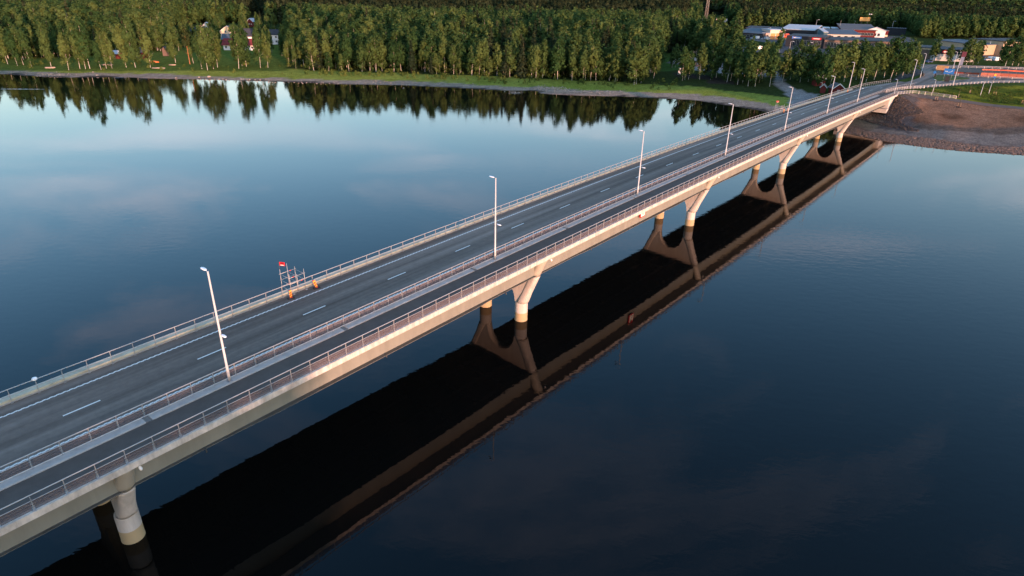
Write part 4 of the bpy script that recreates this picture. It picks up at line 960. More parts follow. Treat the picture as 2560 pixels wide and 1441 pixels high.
drape('footpath', [axy(279, -47.6), (146.5, 251.5), (153, 251.5), (165, 244.5), (181, 234), (205, 219.5), (240, 212.5), (300, 210)], 3.2, M_PATH, 0.10)
def fence_line(name, pts, label, cat, h=1.1, step=2.6, rails=(1.0, 0.55), m=None, pm=None, curve=True):
    root = empty(name, pts[0]); o3 = np.array(pts[0]); tag(root, label, cat)
    P = [np.array(p, float) for p in pts]; Q = [P[0]]; acc = []
    pmesh = MB(); pmesh.box((0, 0, h/2), (0.09, 0.09, h)); pme = pmesh.mesh('post', pm or M_GALV)
    for a, b in zip(P, P[1:]):
        L_ = np.linalg.norm(b-a); k = max(1, int(L_/step))
        for i in range(k): acc.append(a+(b-a)*i/k)
    acc.append(P[-1])
    for q in acc: link('post', pme, root, q-o3)
    for f in rails:
        mb = MB(); mb.tube([q-o3+np.array((0, 0, h*f)) for q in acc], 0.06, 5); mb.build('rail', m or M_GALV2, root)
    return root
gt = lambda x, y: np.array((x, y, float(terrain(np.array([x]), np.array([y]))[0])))
fence_line('guard_rail', [Wpl(px, py, 0) for px, py in ((2288, 221.5), (2340, 218), (2400, 213), (2470, 208.5), (2560, 207.5), (2680, 212))], 'steel guard rail between the approach road and the grass slope', 'guard rail', 0.9)
fence_line('path_railing', [gt(*axy(281.5, -45.6)), gt(151, 253.2), gt(157, 251.0), gt(164, 247)], 'pale railing curving with the footpath off the bridge end', 'railing', 1.15, 1.8, (1.0, 0.65, 0.3))
fence_line('path_railing', [gt(*axy(283, -49.9)), gt(*axy(293, -49.2)), gt(*axy(304, -48.2)), gt(*axy(314, -45.6))], 'pale railing between footpath and approach road beyond the bridge', 'railing', 1.15, 1.8, (1.0, 0.65, 0.3))
M_ORANGE = mat('orange_barrier', (0.19, 0.026, 0.005), 0.55, var=0.12, scale=1.5)
M_OR2 = mat('orange_dull', (0.50, 0.07, 0.015), 0.55, var=0.12, scale=1.5)
def barrier(pxs, h, label, m):
    P = [Wpl(px, py, 0.14) for px, py in pxs]; o3 = P[0]; root = empty('site_barrier', o3); tag(root, label, 'barrier', 'orange barriers on the traffic island')
    k = 0
    for a, b in zip(P, P[1:]):
        L_ = np.linalg.norm((b-a)); nseg = max(1, int(L_/2.6))
        for i in range(nseg):
            p = a+(b-a)*(i+0.02)/nseg; q = a+(b-a)*(i+0.98)/nseg
            mb = MB(); mb.bar(p-o3+np.array((0, 0, h/2+0.08)), q-o3+np.array((0, 0, h/2+0.08)), 0.18, h); mb.build('panel', m, root)
            mb = MB(); mb.bar((p+q)/2-o3+np.array((0, 0, 0.05)), (p+q)/2-o3+np.array((0, 0, 0.12))+(q-p)*0.1, 0.5, 0.1); mb.build('foot', M_BLACK, root)
    return root
barrier([(2352, 181.5), (2380, 184.5), (2412, 187), (2448, 188)], 0.95, 'thin orange site barrier along the left half of the traffic island', M_ORANGE)
barrier([(2450, 191.5), (2500, 193.5), (2560, 196.5), (2640, 199)], 1.7, 'tall orange wall of site panels at the right edge of the traffic island', M_ORANGE)
barrier([(2455, 176.5), (2500, 178), (2560, 181)], 0.6, 'low orange strip of barrier behind the tall orange panels', M_OR2)
fence_line('island_railing', [Wpl(px, py, 0.14) for px, py in ((2340, 172.5), (2400, 171), (2460, 172.5), (2560, 176), (2650, 179))], 'grey steel railing curving round the far side of the traffic island', 'railing', 1.2, 4.0)
fence_line('island_railing', [Wpl(px, py, 0.14) for px, py in ((2338, 183), (2370, 187.5), (2420, 191.5), (2470, 196), (2560, 200.5))], 'low steel railing along the near side of the traffic island', 'railing', 1.0, 4.0)
fence_line('island_railing', [Wpl(px, py, 0.14) for px, py in ((2460, 181.5), (2500, 184), (2560, 188.5), (2640, 192))], 'dark red railing above the orange wall on the island', 'railing', 2.6, 3.0, (1.0, 0.75, 0.5), mat('rail_maroon', (0.10, 0.03, 0.03), 0.5), mat('rail_maroon', (0.10, 0.03, 0.03)))
mb = MB(); p = Wpl(2354, 176.5, 0.14); mb.box((0, 0, 1.2), (5.0, 2.4, 2.4), rz=-0.5); o = mb.build('container', mat('plywood', (0.30, 0.18, 0.09), 0.8, var=0.2, scale=1), None, p); tag(o, 'tan plywood site box at the left end of the traffic island', 'site box')

# lamps beyond the bridge
for (bx_, by_, tx, ty), lab in (((2122, 222, 2138, 157), 'tall lamp with a left-pointing head beyond the far railing at the bridge end'), ((2274, 222, 2303, 153), 'thick sunlit lamp pole beside the footpath fork, nearest the junction'), ((2300, 195, 2313, 134), 'slim lamp pole at the mouth of the roundabout'),
    ((2378, 186, 2396, 131), 'tall lamp pole standing beside the blue direction sign'), ((2382, 214, 2405, 148), 'tall lamp pole on the verge in front of the roundabout island')):
    p = Wpl(bx_, by_, 0); best = min(np.arange(4, 16, 0.1), key=lambda h_: np.linalg.norm(proj(p+np.array((0, 0, h_)))[0]-np.array((tx, ty))))
    street_lamp(p, best, lab, 'street lamps beyond the bridge', low=False, r0=0.15, arm=(-0.95, 0.3))
for (bx_, by_, ty), lab in (((2233, 244, 200), 'short path lamp at the end of the bridge railing'), ((2331, 233, 200), 'short path lamp on the grass slope'), ((2450, 241, 206), 'short path lamp beside the slope path, second from the right'), ((2471, 236, 207), 'slim grey pole on the slope path with small traffic signs behind')):
    p = G(bx_, by_); best = min(np.arange(2, 9, 0.1), key=lambda h_: abs(proj(p+np.array((0, 0, h_)))[0][1]-ty))
    street_lamp(p, best, lab, 'path lamps on the slope', low=False, r0=0.10, arm=(-0.3, 0.9))

# ------------------------------------------------------------------ signs at the junction
M_BLUE = mat('sign_blue', (0.012, 0.12, 0.36), 0.5, var=0.05, scale=2)
def board_sign(name, p, w, h, z, m, label, cat='sign', rz=0.0, posts=2, extra=None):
    r = empty(name, p, rz); tag(r, label, cat)
    for k in range(posts):
        x = 0 if posts == 1 else (-0.35+0.7*k)*w
        mb = MB(); mb.tube([(x, 0.06, -0.3), (x, 0.06, z+h)], 0.05, 6); mb.build('post', M_GALV, r)
    mb = MB(); mb.box((0, 0, z+h/2), (w, 0.06, h)); mb.build('board', m, r)
    if extra: extra(r)
    return r
def arrow(r):
    mb = MB(); mb.tube([(-1.0, -0.04, 3.75), (0.3, -0.04, 3.75), (0.75, -0.04, 3.95), (1.2, -0.04, 4.45)], 0.07, 5); mb.build('arrow', M_SWHITE, r)
    mb = MB(); mb.bar((-1.5, -0.04, 4.05), (-0.5, -0.04, 4.05), 0.02, 0.16); mb.build('lettering', M_SWHITE, r)
p = Wpl(2366, 203, 0)
board_sign('direction_sign', p, 3.9, 2.3, 2.9, M_BLUE, 'large blue direction sign with white arrow beside the road junction', rz=-0.55, extra=arrow)
mb = MB(); mb.box((0, 0, 1.15), (1.7, 0.5, 2.3), rz=-0.55); o = mb.build('sign_cover', M_BLACK, None, Wpl(2366, 204.5, 0)); tag(o, 'black covered panel standing under the blue direction sign', 'panel')
r = empty('bollard_sign', Wpl(2337, 192.5, 0.14), -0.5); tag(r, 'dark bollard with a round blue keep-right disc at the verge tip', 'sign')
mb = MB(); mb.box((0, 0, 0.75), (0.7, 0.5, 1.5)); mb.build('bollard', M_BLACK, r)
mb = MB(); mb.tube([(-0.5, -0.3, 2.0), (-0.5, -0.24, 2.0)], 0.62, 14); mb.build('disc', M_BLUE, r); mb = MB(); mb.tube([(-0.5, -0.2, 0), (-0.5, -0.2, 2.6)], 0.05, 6); mb.build('post', M_GALV, r)
mb = MB(); mb.box((0, 0, 0.6), (0.8, 0.7, 1.2)); mb.box((0, 0, 1.25), (0.5, 0.4, 0.2)); o = mb.build('litter_bin', M_BLACK, None, Wpl(2307, 191.5, 0)); tag(o, 'black box at the end of the far railing by the roundabout', 'bin')
r = empty('traffic_sign', Wpl(2482, 208, 0), -0.5); tag(r, 'small yellow and blue traffic signs stacked on one slim pole above the slope', 'sign')
mb = MB(); mb.tube([(0, 0, 0), (0, 0, 3.6)], 0.05, 6); mb.build('post', M_GALV, r)
mb = MB(); mb.box((0, -0.06, 2.4), (0.8, 0.04, 0.8)); mb.build('blue_plate', M_BLUE, r); mb = MB(); mb.poly([(0.55, -0.07, 3.3), (0, -0.07, 3.9), (-0.55, -0.07, 3.3), (0, -0.07, 2.85)]); mb.build('yellow_plate', M_YEL, r)

# ------------------------------------------------------------------ saplings on the dirt slope
M_STAKE = mat('stake_wood', (0.42, 0.27, 0.15), 0.8, var=0.2, scale=3)
M_MULCH = mat('mulch', (0.03, 0.022, 0.018), 0.95, var=0.3, scale=4)
for k, (px, py, lab) in enumerate(((2340, 251, 'left'), (2395, 244, 'middle upper'), (2397, 268, 'middle lower'), (2556, 260, 'right-hand'), (2424, 233.5, 'left one on the grass'), (2486, 238, 'path-side'))):
    p = G(px, py); r = empty('sapling', p, k*1.1); tag(r, 'staked sapling on the bank beyond the bridge, %s of the row' % lab, 'tree', 'staked saplings on the bank')
    mb = MB(); mb.tube([(0, 0, -0.1), (0.05, 0, 1.6), (0.1, 0.05, 3.4)], [0.05, 0.04, 0.015], 6, caps=False)
    for j in range(7):
        a = j*2.4; z = 1.5+0.24*j; mb.tube([(0.06, 0, z), (0.06+0.5*math.cos(a), 0.5*math.sin(a), z+0.4)], [0.02, 0.008], 4, caps=False)
    mb.build('trunk', M_SBARK, r)
    rr = np.random.default_rng(k); C = np.array([0.06, 0, 2.4])+rr.normal(size=(26, 3))*np.array([0.32, 0.32, 0.55]); N_ = rand_unit(rr, 26); U, V = leaf_frame(rr, N_, np.full(26, 0.07), np.full(26, 0.06)); link('crown', quads_mesh('crown', C, U, V, M_BUSH), r)
    for x in (-0.45, 0.45):
        mb = MB(); mb.tube([(x, 0, -0.2), (x, 0, 1.25)], 0.055, 6); mb.build('stake', M_STAKE, r)
    mb = MB(); mb.bar((-0.45, 0, 1.1), (0.45, 0, 1.1), 0.05, 0.09); mb.build('tie', M_STAKE, r)
    mb = MB(); mb.tube([(0, 0, -0.15), (0, 0, 0.06), (0, 0, 0.16)], [1.15, 0.9, 0.3], 12); mb.build('mulch_mound', M_MULCH, r)

# ------------------------------------------------------------------ houses
M_GLASS = mat('window_glass', (0.02, 0.025, 0.03), 0.08, var=0.2, scale=0.5, spec=0.8)
def wallm(n, c): return mat('wall_'+n, c, 0.85, var=0.10, scale=0.8, spec=0.2)
def roofm(n, c): return mat('roof_'+n, c, 0.75, var=0.15, scale=0.6, spec=0.12)
FALU = wallm('falu_red', (0.12, 0.020, 0.017)); WHT = wallm('white', (0.66, 0.64, 0.62)); CRM = wallm('cream', (0.62, 0.50, 0.34)); DGR = wallm('charcoal', (0.024, 0.026, 0.032)); PEA = wallm('peach', (0.66, 0.46, 0.36))
TEAL = wallm('teal', (0.06, 0.11, 0.13)); BRK = wallm('brown', (0.14, 0.095, 0.075)); TAN = wallm('tan', (0.36, 0.27, 0.18)); RBR = wallm('barn_red', (0.10, 0.014, 0.014)); STONE = wallm('stone', (0.42, 0.40, 0.37))
RDK = roofm('dark', (0.045, 0.047, 0.055)); RBL = roofm('blue_grey', (0.07, 0.095, 0.12)); RMA = roofm('maroon', (0.16, 0.03, 0.03)); RWH = roofm('white_steel', (0.40, 0.42, 0.44)); RGY = roofm('grey', (0.10, 0.098, 0.10)); RPK = roofm('pink_tile', (0.42, 0.24, 0.21))
def window(root, c, w, h, face, frame=None):
    """face: 0 front(-y) 1 right(+x) 2 left(-x)"""
    ax = {0: ((1, 0, 0), (0, -1, 0)), 1: ((0, 1, 0), (1, 0, 0)), 2: ((0, -1, 0), (-1, 0, 0))}[face]
    X = np.array(ax[0], float); N_ = np.array(ax[1], float); c = np.array(c, float); A = (X, N_, np.array((0, 0, 1.0)))
    mb = MB(); t = 0.09
    for dz in (-h/2, h/2): mb.box(c+N_*0.04+np.array((0, 0, dz)), (w+2*t, 0.08, t), ax=A)
    for dx in (-w/2, w/2): mb.box(c+N_*0.04+X*dx, (t, 0.076, h), ax=A)
    mb.box(c+N_*0.035, (0.06, 0.07, h), ax=A)
    f = mb.build('window', frame or WHT, root); mb = MB(); mb.box(c+N_*0.012, (w, 0.02, h), ax=A); mb.build('pane', M_GLASS, f)
def gable_house(name, p, w, d, eave, ridge, rz, wm, rm, label, cat='house', wins=(), door=None, chim=None, over=0.4, trim=None):
    """ridge along local x; gables at +-x"""
    r = empty(name, p, rz); tag(r, label, cat); x, y = w/2, d/2
    mb = MB(); mb.loft([[(sx, -y, -0.6), (sx, y, -0.6), (sx, y, eave), (sx, 0, ridge), (sx, -y, eave)] for sx in (-x, x)]); mb.build('wall', wm, r)
    mb = MB(); t = 0.18; sl = (ridge-eave)/y; xo = x+over; yo = y+over; ze = eave-over*sl
    prof = [(-yo, ze+0.03), (0, ridge+0.03), (yo, ze+0.03), (yo, ze+0.03+t), (0, ridge+0.03+t), (-yo, ze+0.03+t)]
    mb.loft([[(sx, a, b) for a, b in prof] for sx in (-xo, xo)]); rf = mb.build('roof', rm, r)
    if trim:
        for sx in (-xo-0.02, xo+0.02):
            for sy in (-1, 1):
                mb = MB(); mb.bar((sx, sy*(yo+0.02), ze+0.06), (sx, 0, ridge+0.08), 0.06, 0.28); mb.build('barge_board', trim, r)
    if chim is not None:
        mb = MB(); mb.box((chim, 0.6, ridge+0.45), (0.8, 0.7, 1.6)); mb.box((chim, 0.6, ridge+1.3), (0.95, 0.85, 0.12)); mb.build('chimney', wallm('chimney', (0.20, 0.07, 0.05)), rf)
    for f, u, z, ww, hh in wins:
        c = {0: (u, -y, z), 1: (x, u, z), 2: (-x, u, z)}[f]; window(r, c, ww, hh, f)
    if door:
        f, u = door; c = {0: (u, -y-0.03, 1.0), 1: (x+0.03, u, 1.0)}[f]; s = (0.95, 0.06, 2.0) if f == 0 else (0.06, 0.95, 2.0)
        mb = MB(); mb.box(c, s); dr = mb.build('door', wallm('door', (0.30, 0.26, 0.22)), r)
        mb = MB(); mb.box((c[0]+(0.35 if f == 0 else 0.05), c[1]-(0.05 if f == 0 else -0.35), 1.0), (0.12, 0.06, 0.05)); mb.build('handle', M_DARK, dr)
    return r
def two(pxl, pyl, pxr, pyr):
    a = G(pxl, pyl); b = G(pxr, pyr); v = b-a; rz = math.atan2(v[1], v[0]); w = math.hypot(v[0], v[1]); return a, b, w, rz
def front_pos(a, b, d, rz):
    m_ = (a+b)/2; m_[2] = min(a[2], b[2]); return m_+np.array((-math.sin(rz), math.cos(rz), 0))*d/2
gw = lambda f, us, z, w_, h_: [(f, u, z, w_, h_) for u in us]
# left bank
gable_house('cottage', G(352, 146), 6.5, 4.6, 3.4, 5.4, math.radians(80), FALU, RGY, 'small red cottage with a white-framed gable window behind the left shore birches', wins=[(2, 0.0, 3.2, 1.3, 1.1), (2, 0.0, 1.2, 0.8, 0.9)], trim=WHT)
gable_house('shed', G(286, 146), 7, 4.5, 2.6, 4.0, math.radians(8), FALU, RWH, 'low red shed with a pale metal roof behind the garden table on the left', 'shed', door=(0, 1.2), wins=[(0, -1.6, 1.5, 0.9, 0.8)])
gable_house('outhouse', G(416, 140), 2.6, 2.4, 3.8, 4.9, math.radians(85), BRK, RDK, 'slim brown outhouse standing on the lawn left of the pine', 'shed', door=(1, 0.0))
gable_house('villa', front_pos(*[G(563, 126), G(634, 126)], 9, 0.06), 19, 9, 3.4, 6.4, 0.06, WHT, RMA, 'long white villa with a maroon roof behind the golden birch clump', wins=gw(0, (-8, -5, -2, 2, 5, 8), 1.8, 1.2, 1.3), door=(0, 0.2), chim=2, over=0.8)
gable_house('house', G(584, 112), 12, 8, 3.6, 6.6, 0.08, FALU, RBL, 'dark red house with a blue-grey roof just behind the white villa', wins=gw(0, (-4.6, -2, 1, 4), 2.0, 1.0, 1.3), trim=WHT)
gable_house('house', G(577, 98), 9, 11, 5.2, 9.0, math.radians(95), CRM, RBL, 'cream yellow house with gable and blue-grey roof uphill of the white villa', wins=gw(2, (-2.6, 0.4, 3), 2.0, 1.1, 1.3)+gw(2, (-1.5, 1.5), 5.2, 1.0, 1.1), trim=WHT)
gable_house('house', G(512, 92), 17, 9, 3.6, 6.4, 0.12, BRK, RDK, 'low house with a wide dark roof half hidden above the golden birches', wins=gw(0, (-6, -3, 0, 3, 6), 1.9, 1.1, 1.2), chim=-2)
gable_house('house', G(522, 82), 6, 7, 4.5, 7.6, math.radians(92), WHT, RWH, 'white gable of a house rising behind the wide dark roof on the left', wins=gw(2, (-1.2, 1.2), 2.4, 1.0, 1.2))
gable_house('house', G(634, 106), 10, 11, 4.2, 8.8, math.radians(20), WHT, RDK, 'house with a steep dark roof beside the white villa, partly behind a birch', wins=gw(0, (-3, 0, 3), 2.0, 1.1, 1.3))
gable_house('house', G(633, 67), 6.5, 6.0, 4.3, 6.8, math.radians(70), FALU, RWH, 'small red house with white trim and pale roof high on the hill at left', wins=gw(2, (-1.2, 1.2), 2.2, 0.9, 1.2)+gw(0, (-1.5, 1.5), 2.2, 0.9, 1.2), trim=WHT)
gable_house('house', G(694, 110), 9, 8, 6.0, 9.0, 0.2, WHT, RDK, 'two-storey white house with a dark roof between the left birches', wins=gw(0, (-3, 0, 3), 1.8, 1.2, 1.3)+gw(0, (-3, 0, 3), 4.6, 1.2, 1.2), door=(0, 1.4))
for px, py, w_, rz, wm, rm, lab in ((884, 47, 13, 0.1, RBR, RPK, 'red roofed house glimpsed above the birch wood left of centre'), (1362, 68, 12, 1.2, WHT, RPK, 'house with a pinkish gable roof rising out of the wood at centre'), (1594, 78, 12, 0.2, WHT, RWH, 'pale roofed house glimpsed in the wood right of centre'), (1236, 114, 9, 0.9, WHT, RWH, 'pale roof slope showing through the dense birch wood at centre'), (1150, 74, 16, 0.1, BRK, RDK, 'dark roofed long house glimpsed behind the birch wood at centre')):
    gable_house('house', G(px, py), w_, 8, 4.4, 8.2, rz, wm, rm, lab, wins=gw(0, (-3, 0, 3), 2.0, 1.1, 1.3))
gable_house('house', G(1798, 127), 9, 9, 6.2, 9.6, math.radians(35), WHT, RGY, 'white two-storey house with a sunlit gable among trees left of the car yard', wins=gw(1, (-1.5, 1.8), 2.0, 1.0, 1.4)+gw(0, (-2.5, 0.5, 3), 4.4, 1.0, 1.2), chim=-1.5)
gable_house('house', G(1758, 128), 20, 9, 4.6, 6.8, math.radians(8), WHT, RGY, 'long low white house behind the trees left of the car yard', wins=gw(0, (-8, -5, -2, 1, 4, 7), 2.0, 1.2, 1.3))
gable_house('shed', G(2045, 213), 4.4, 3.6, 2.8, 4.2, 0.1, FALU, RWH, 'red shed with a pale roof behind tree trunks by the gravel track', 'shed', wins=[(0, 0.3, 1.7, 0.9, 0.8)], trim=WHT)
gable_house('shed', G(2056, 232), 2.4, 2.2, 2.5, 3.6, math.radians(65), FALU, RGY, 'narrow dark red shed with a grey end wall near the bridge railing', 'shed', trim=STONE)
gable_house('shed', G(2088, 236), 4.4, 4.6, 2.8, 4.6, math.radians(88), FALU, RGY, 'dark red boathouse with white gable trim directly behind the far bridge railing', 'shed', trim=WHT, wins=[(2, 0, 1.6, 0.9, 0.9)])

# ------------------------------------------------------------------ shops and halls
def hall(name, A, B_, d, h, wm, rm, label, cat='building', slope=0.0, par=0.4, wins=None, signs=(), doors=(), band=None):
    """flat or mono-pitch building between two picture points of its front foot"""
    a = G(*A); b = G(*B_); v = b-a; rz = math.atan2(v[1], v[0]); w = math.hypot(v[0], v[1]); p = front_pos(a, b, d, rz)
    r = empty(name, p, rz); tag(r, label, cat); x, y = w/2, d/2
    mb = MB(); mb.loft([[(sx, -y, -1), (sx, y, -1), (sx, y, h+slope), (sx, -y, h)] for sx in (-x, x)]); mb.build('wall', wm, r)
    mb = MB(); mb.loft([[(sx, -y-par, h+0.03), (sx, y+par, h+slope+0.03), (sx, y+par, h+slope+0.38), (sx, -y-par, h+0.38)] for sx in (-x-par, x+par)]); mb.build('roof', rm, r)
    if wins:
        n_, u0, u1, z, ww, hh = wins
        for k in range(n_): window(r, (-x+w*(u0+(u1-u0)*(k+0.5)/n_), -y, z), ww, hh, 0, M_GALV)
    for u, z, sw, sh, m_, strip in signs:
        mb = MB(); mb.box((-x+w*u, -y-0.12, z), (sw, 0.2, sh)); so = mb.build('sign_board', m_, r)
        if strip: mb = MB(); mb.box((-x+w*u, -y-0.235, z), (sw*0.7, 0.02, sh*0.35)); mb.build('sign_lettering', strip, so)
    for u, dw, dh, m_ in doors:
        mb = MB(); mb.box((-x+w*u, -y-0.05, dh/2), (dw, 0.08, dh)); do = mb.build('door', m_, r)
        for k in range(3):
            mb = MB(); mb.box((-x+w*u, -y-0.10, dh*(0.25+0.25*k)), (dw*0.96, 0.03, 0.07)); mb.build('door_rib', m_, do)
    if band:
        z0, z1, m_ = band; mb = MB(); mb.box((0, -y-0.06, (z0+z1)/2), (w*0.995, 0.1, z1-z0)); mb.build('wall_band', m_, r)
    return r
ODOOR = wallm('orange_door', (0.55, 0.24, 0.09)); LBL = mat('sign_lightblue', (0.10, 0.22, 0.55), 0.5, var=0.05, scale=2)
hall('workshop', (1836, 94), (1905, 99), 26, 4.0, DGR, RBL, 'long dark workshop with a sloping blue-grey roof behind the row of parked cars', slope=2.6, wins=(9, 0.03, 0.95, 2.0, 2.6, 1.8))
hall('workshop', (1862, 88), (1960, 93), 18, 5.8, DGR, RDK, 'flat-roofed dark hall rising behind the blue-grey workshop roof', slope=1.0)
hall('garage', (1904, 98), (1922, 99), 14, 4.6, PEA, RWH, 'lower peach front of the sunlit garage at the car yard', wins=(2, 0.2, 0.9, 2.6, 1.5, 1.2))
hall('garage', (1922.5, 99), (1959, 99.5), 16, 7.0, PEA, RWH, 'sunlit peach garage with two orange roller doors', doors=((0.22, 4.0, 4.6, ODOOR), (0.62, 4.6, 4.8, ODOOR), (0.9, 2.2, 3.0, WHT)))
hall('warehouse', (1950, 92), (2032, 96.5), 26, 6.0, DGR, RWH, 'dark warehouse with a wide white metal roof in the middle of the town', slope=3.0)
hall('shop', (1962, 116), (2056, 121.5), 30, 6.9, DGR, RDK, 'dark grey flat-roofed shop with tall windows and a blue sign', par=0.15, wins=(8, 0.20, 0.92, 2.5, 2.6, 4.2), signs=((0.28, 6.1, 6.4, 1.6, LBL, M_SWHITE), (0.205, 6.1, 1.0, 1.6, M_RED, None), (0.80, 6.0, 6.0, 1.3, M_RED, M_SWHITE)))
hall('shop', (2057, 121.8), (2236, 128), 34, 5.6, DGR, RDK, 'long low dark shop row with brownish parapet stretching behind the golden trees', par=0.2, wins=(16, 0.05, 0.75, 2.4, 2.2, 3.2), band=(4.4, 5.5, BRK))
hall('hall', (2060, 101), (2148, 103.5), 22, 4.6, STONE, RBL, 'cream walled hall with a blue-grey metal roof behind the dark shops', slope=2.6, wins=(4, 0.1, 0.9, 2.4, 2.5, 2.6), par=0.8)
hall('lean_to', (2056, 101), (2066, 101.3), 18, 6.0, TEAL, RWH, 'small teal end building against the cream walled hall', slope=2.0)
hall('barn', (2102, 91), (2186, 94), 30, 5.6, RBR, RGY, 'large dark red barn-like store with a grey roof below the billboard', slope=3.6, par=1.0, wins=(6, 0.4, 0.95, 2.4, 2.6, 2.2))
gable_house('barn_gable', G(2186, 93), 12, 16, 5.6, 8.2, math.radians(62), WHT, RGY, 'white gabled entrance of the dark red store below the billboard', 'building', wins=gw(2, (-3, 0, 3), 2.2, 2.0, 2.4), trim=WHT)
hall('barn', (2192, 92), (2218, 93), 16, 5.0, RBR, RGY, 'smaller dark red wing right of the white gabled entrance', band=(0.2, 1.6, CRM))
for k in range(3): hall('canopy_roof', (2055+22*k, 87+0.7*k), (2071+22*k, 87.6+0.7*k), 12, 5.4, DGR, RWH, 'narrow pale canopy roof between warehouse and red store, %s of three' % ('left', 'middle', 'right')[k], slope=0.6)
hall('shop', (2262, 142), (2335, 150), 22, 6.4, BRK, RDK, 'brown shop with a dark roof at the roundabout, left part', par=0.8, wins=(2, 0.35, 0.55, 2.0, 1.8, 1.8), band=(5.6, 6.3, CRM))
hall('shop', (2337, 152), (2437, 156), 22, 6.4, STONE, RDK, 'cream walled shop with black fascia and white signs facing the roundabout', par=0.8, signs=((0.22, 5.2, 4.2, 1.4, M_RED, M_SWHITE), (0.70, 5.5, 6.5, 1.3, M_SWHITE, M_BLACK), (0.88, 5.6, 5.0, 1.3, M_SWHITE, M_BLACK)), band=(4.0, 6.3, DGR), doors=((0.46, 3.0, 3.4, WHT),))
hall('shop_annex', (2438, 140), (2500, 137), 30, 6.2, TAN, RBL, 'tan brick annex with a blue-grey roof behind the flagpoles', slope=1.0)
hall('office', (2500, 139), (2600, 137), 24, 8.5, TAN, RDK, 'tan two-storey office with pale window bays at the right edge', wins=(7, 0.08, 0.95, 2.2, 2.4, 2.2), signs=((0.22, 8.0, 5, 1.2, CRM, M_RED),), band=(7.4, 8.4, CRM))
hall('shop', (2215, 88), (2262, 90), 14, 6.0, DGR, RDK, 'dark flat building among trees right of the red store')

# ------------------------------------------------------------------ vehicles
M_TYRE = mat('tyre', (0.02, 0.02, 0.02), 0.9, var=0.1, scale=4); M_RIM = mat('rim', (0.4, 0.4, 0.42), 0.35, metal=0.7)
M_CGL = mat('car_glass', (0.015, 0.018, 0.022), 0.06, spec=0.9)
def paint(n, c): return mat('paint_'+n, c, 0.28, var=0.03, scale=1, spec=0.6)
PW, PS, PB, PR, PD = paint('white', (0.72, 0.73, 0.74)), paint('silver', (0.38, 0.40, 0.42)), paint('blue', (0.03, 0.06, 0.16)), paint('red', (0.5, 0.06, 0.03)), paint('dark', (0.05, 0.05, 0.06))
def vehicle(p, rz, kind, m, label, group='parked vehicles in the town'):
    r = empty({'car': 'parked_car', 'van': 'parked_van', 'truck': 'parked_truck'}[kind], p, rz); tag(r, label, kind, group)
    if kind == 'car': L_, w, prof, cab = 4.5, 1.8, [(-2.25, 0.35), (2.2, 0.35), (2.25, 0.62), (1.9, 0.86), (1.0, 0.95), (-1.7, 0.98), (-2.2, 0.9)], [(0.95, 0.95), (0.25, 1.45), (-1.1, 1.47), (-1.85, 0.97)]
    elif kind == 'van': L_, w, prof, cab = 5.4, 2.0, [(-2.7, 0.4), (2.6, 0.4), (2.7, 0.95), (2.0, 1.2), (1.45, 2.05), (0.9, 2.3), (-2.6, 2.35), (-2.7, 2.0)], [(2.02, 1.24), (1.50, 2.0), (0.6, 2.0), (0.6, 1.24)]
    else: L_, w, prof, cab = 9.0, 2.5, [(-4.5, 0.7), (2.2, 0.7), (2.2, 3.6), (-4.5, 3.6)], [(2.5, 1.9), (4.45, 1.9), (4.2, 2.9), (2.5, 2.9)]
    mb = MB(); mb.loft([[(x, sy*s_, z) for x, z in prof] for sy, s_ in ((-w/2, 0.93), (-w/2, 1.0), (w/2, 1.0), (w/2, 0.93))] if False else [[(x, sy, z) for x, z in prof] for sy in (-w/2, w/2)]); body = mb.build('body', m, r)
    if kind == 'truck': mb = MB(); mb.loft([[(x, sy, z) for x, z in ((2.4, 0.6), (4.5, 0.6), (4.5, 1.8), (4.2, 3.0), (2.4, 3.0))] for sy in (-1.15, 1.15)]); mb.build('cab', m, r)
    ci = 0.10 if kind == 'car' else -0.012
    mb = MB(); mb.loft([[(x, sy, z) for x, z in cab] for sy in (-w/2+ci, w/2-ci)]); mb.build('windows', M_CGL, r)
    if kind == 'car': mb = MB(); mb.loft([[(0.22, sy, 1.46), (-1.08, sy, 1.48), (-1.08, sy, 1.53), (0.15, sy, 1.52)] for sy in (-w/2+0.14, w/2-0.14)]); mb.build('roof', m, r)
    for x in ((-L_*0.31, L_*0.31) if kind != 'truck' else (-3.2, 3.3)):
        for sy in (-1, 1):
            mb = MB(); rr_ = 0.34 if kind != 'truck' else 0.5; mb.tube([(x, sy*(w/2-0.2), rr_), (x, sy*(w/2+0.02), rr_)], rr_, 12); wh = mb.build('wheel', M_TYRE, r)
            mb = MB(); mb.tube([(x, sy*(w/2+0.021), rr_), (x, sy*(w/2+0.04), rr_)], rr_*0.6, 10); mb.build('rim', M_RIM, wh)
    for sy in (-0.6, 0.6):
        xf = L_/2-0.02 if kind != 'truck' else 4.5
        mb = MB(); mb.box((xf, sy*w/2*1.1, 0.72), (0.08, 0.35, 0.16)); mb.build('headlight', M_HEAD, r)
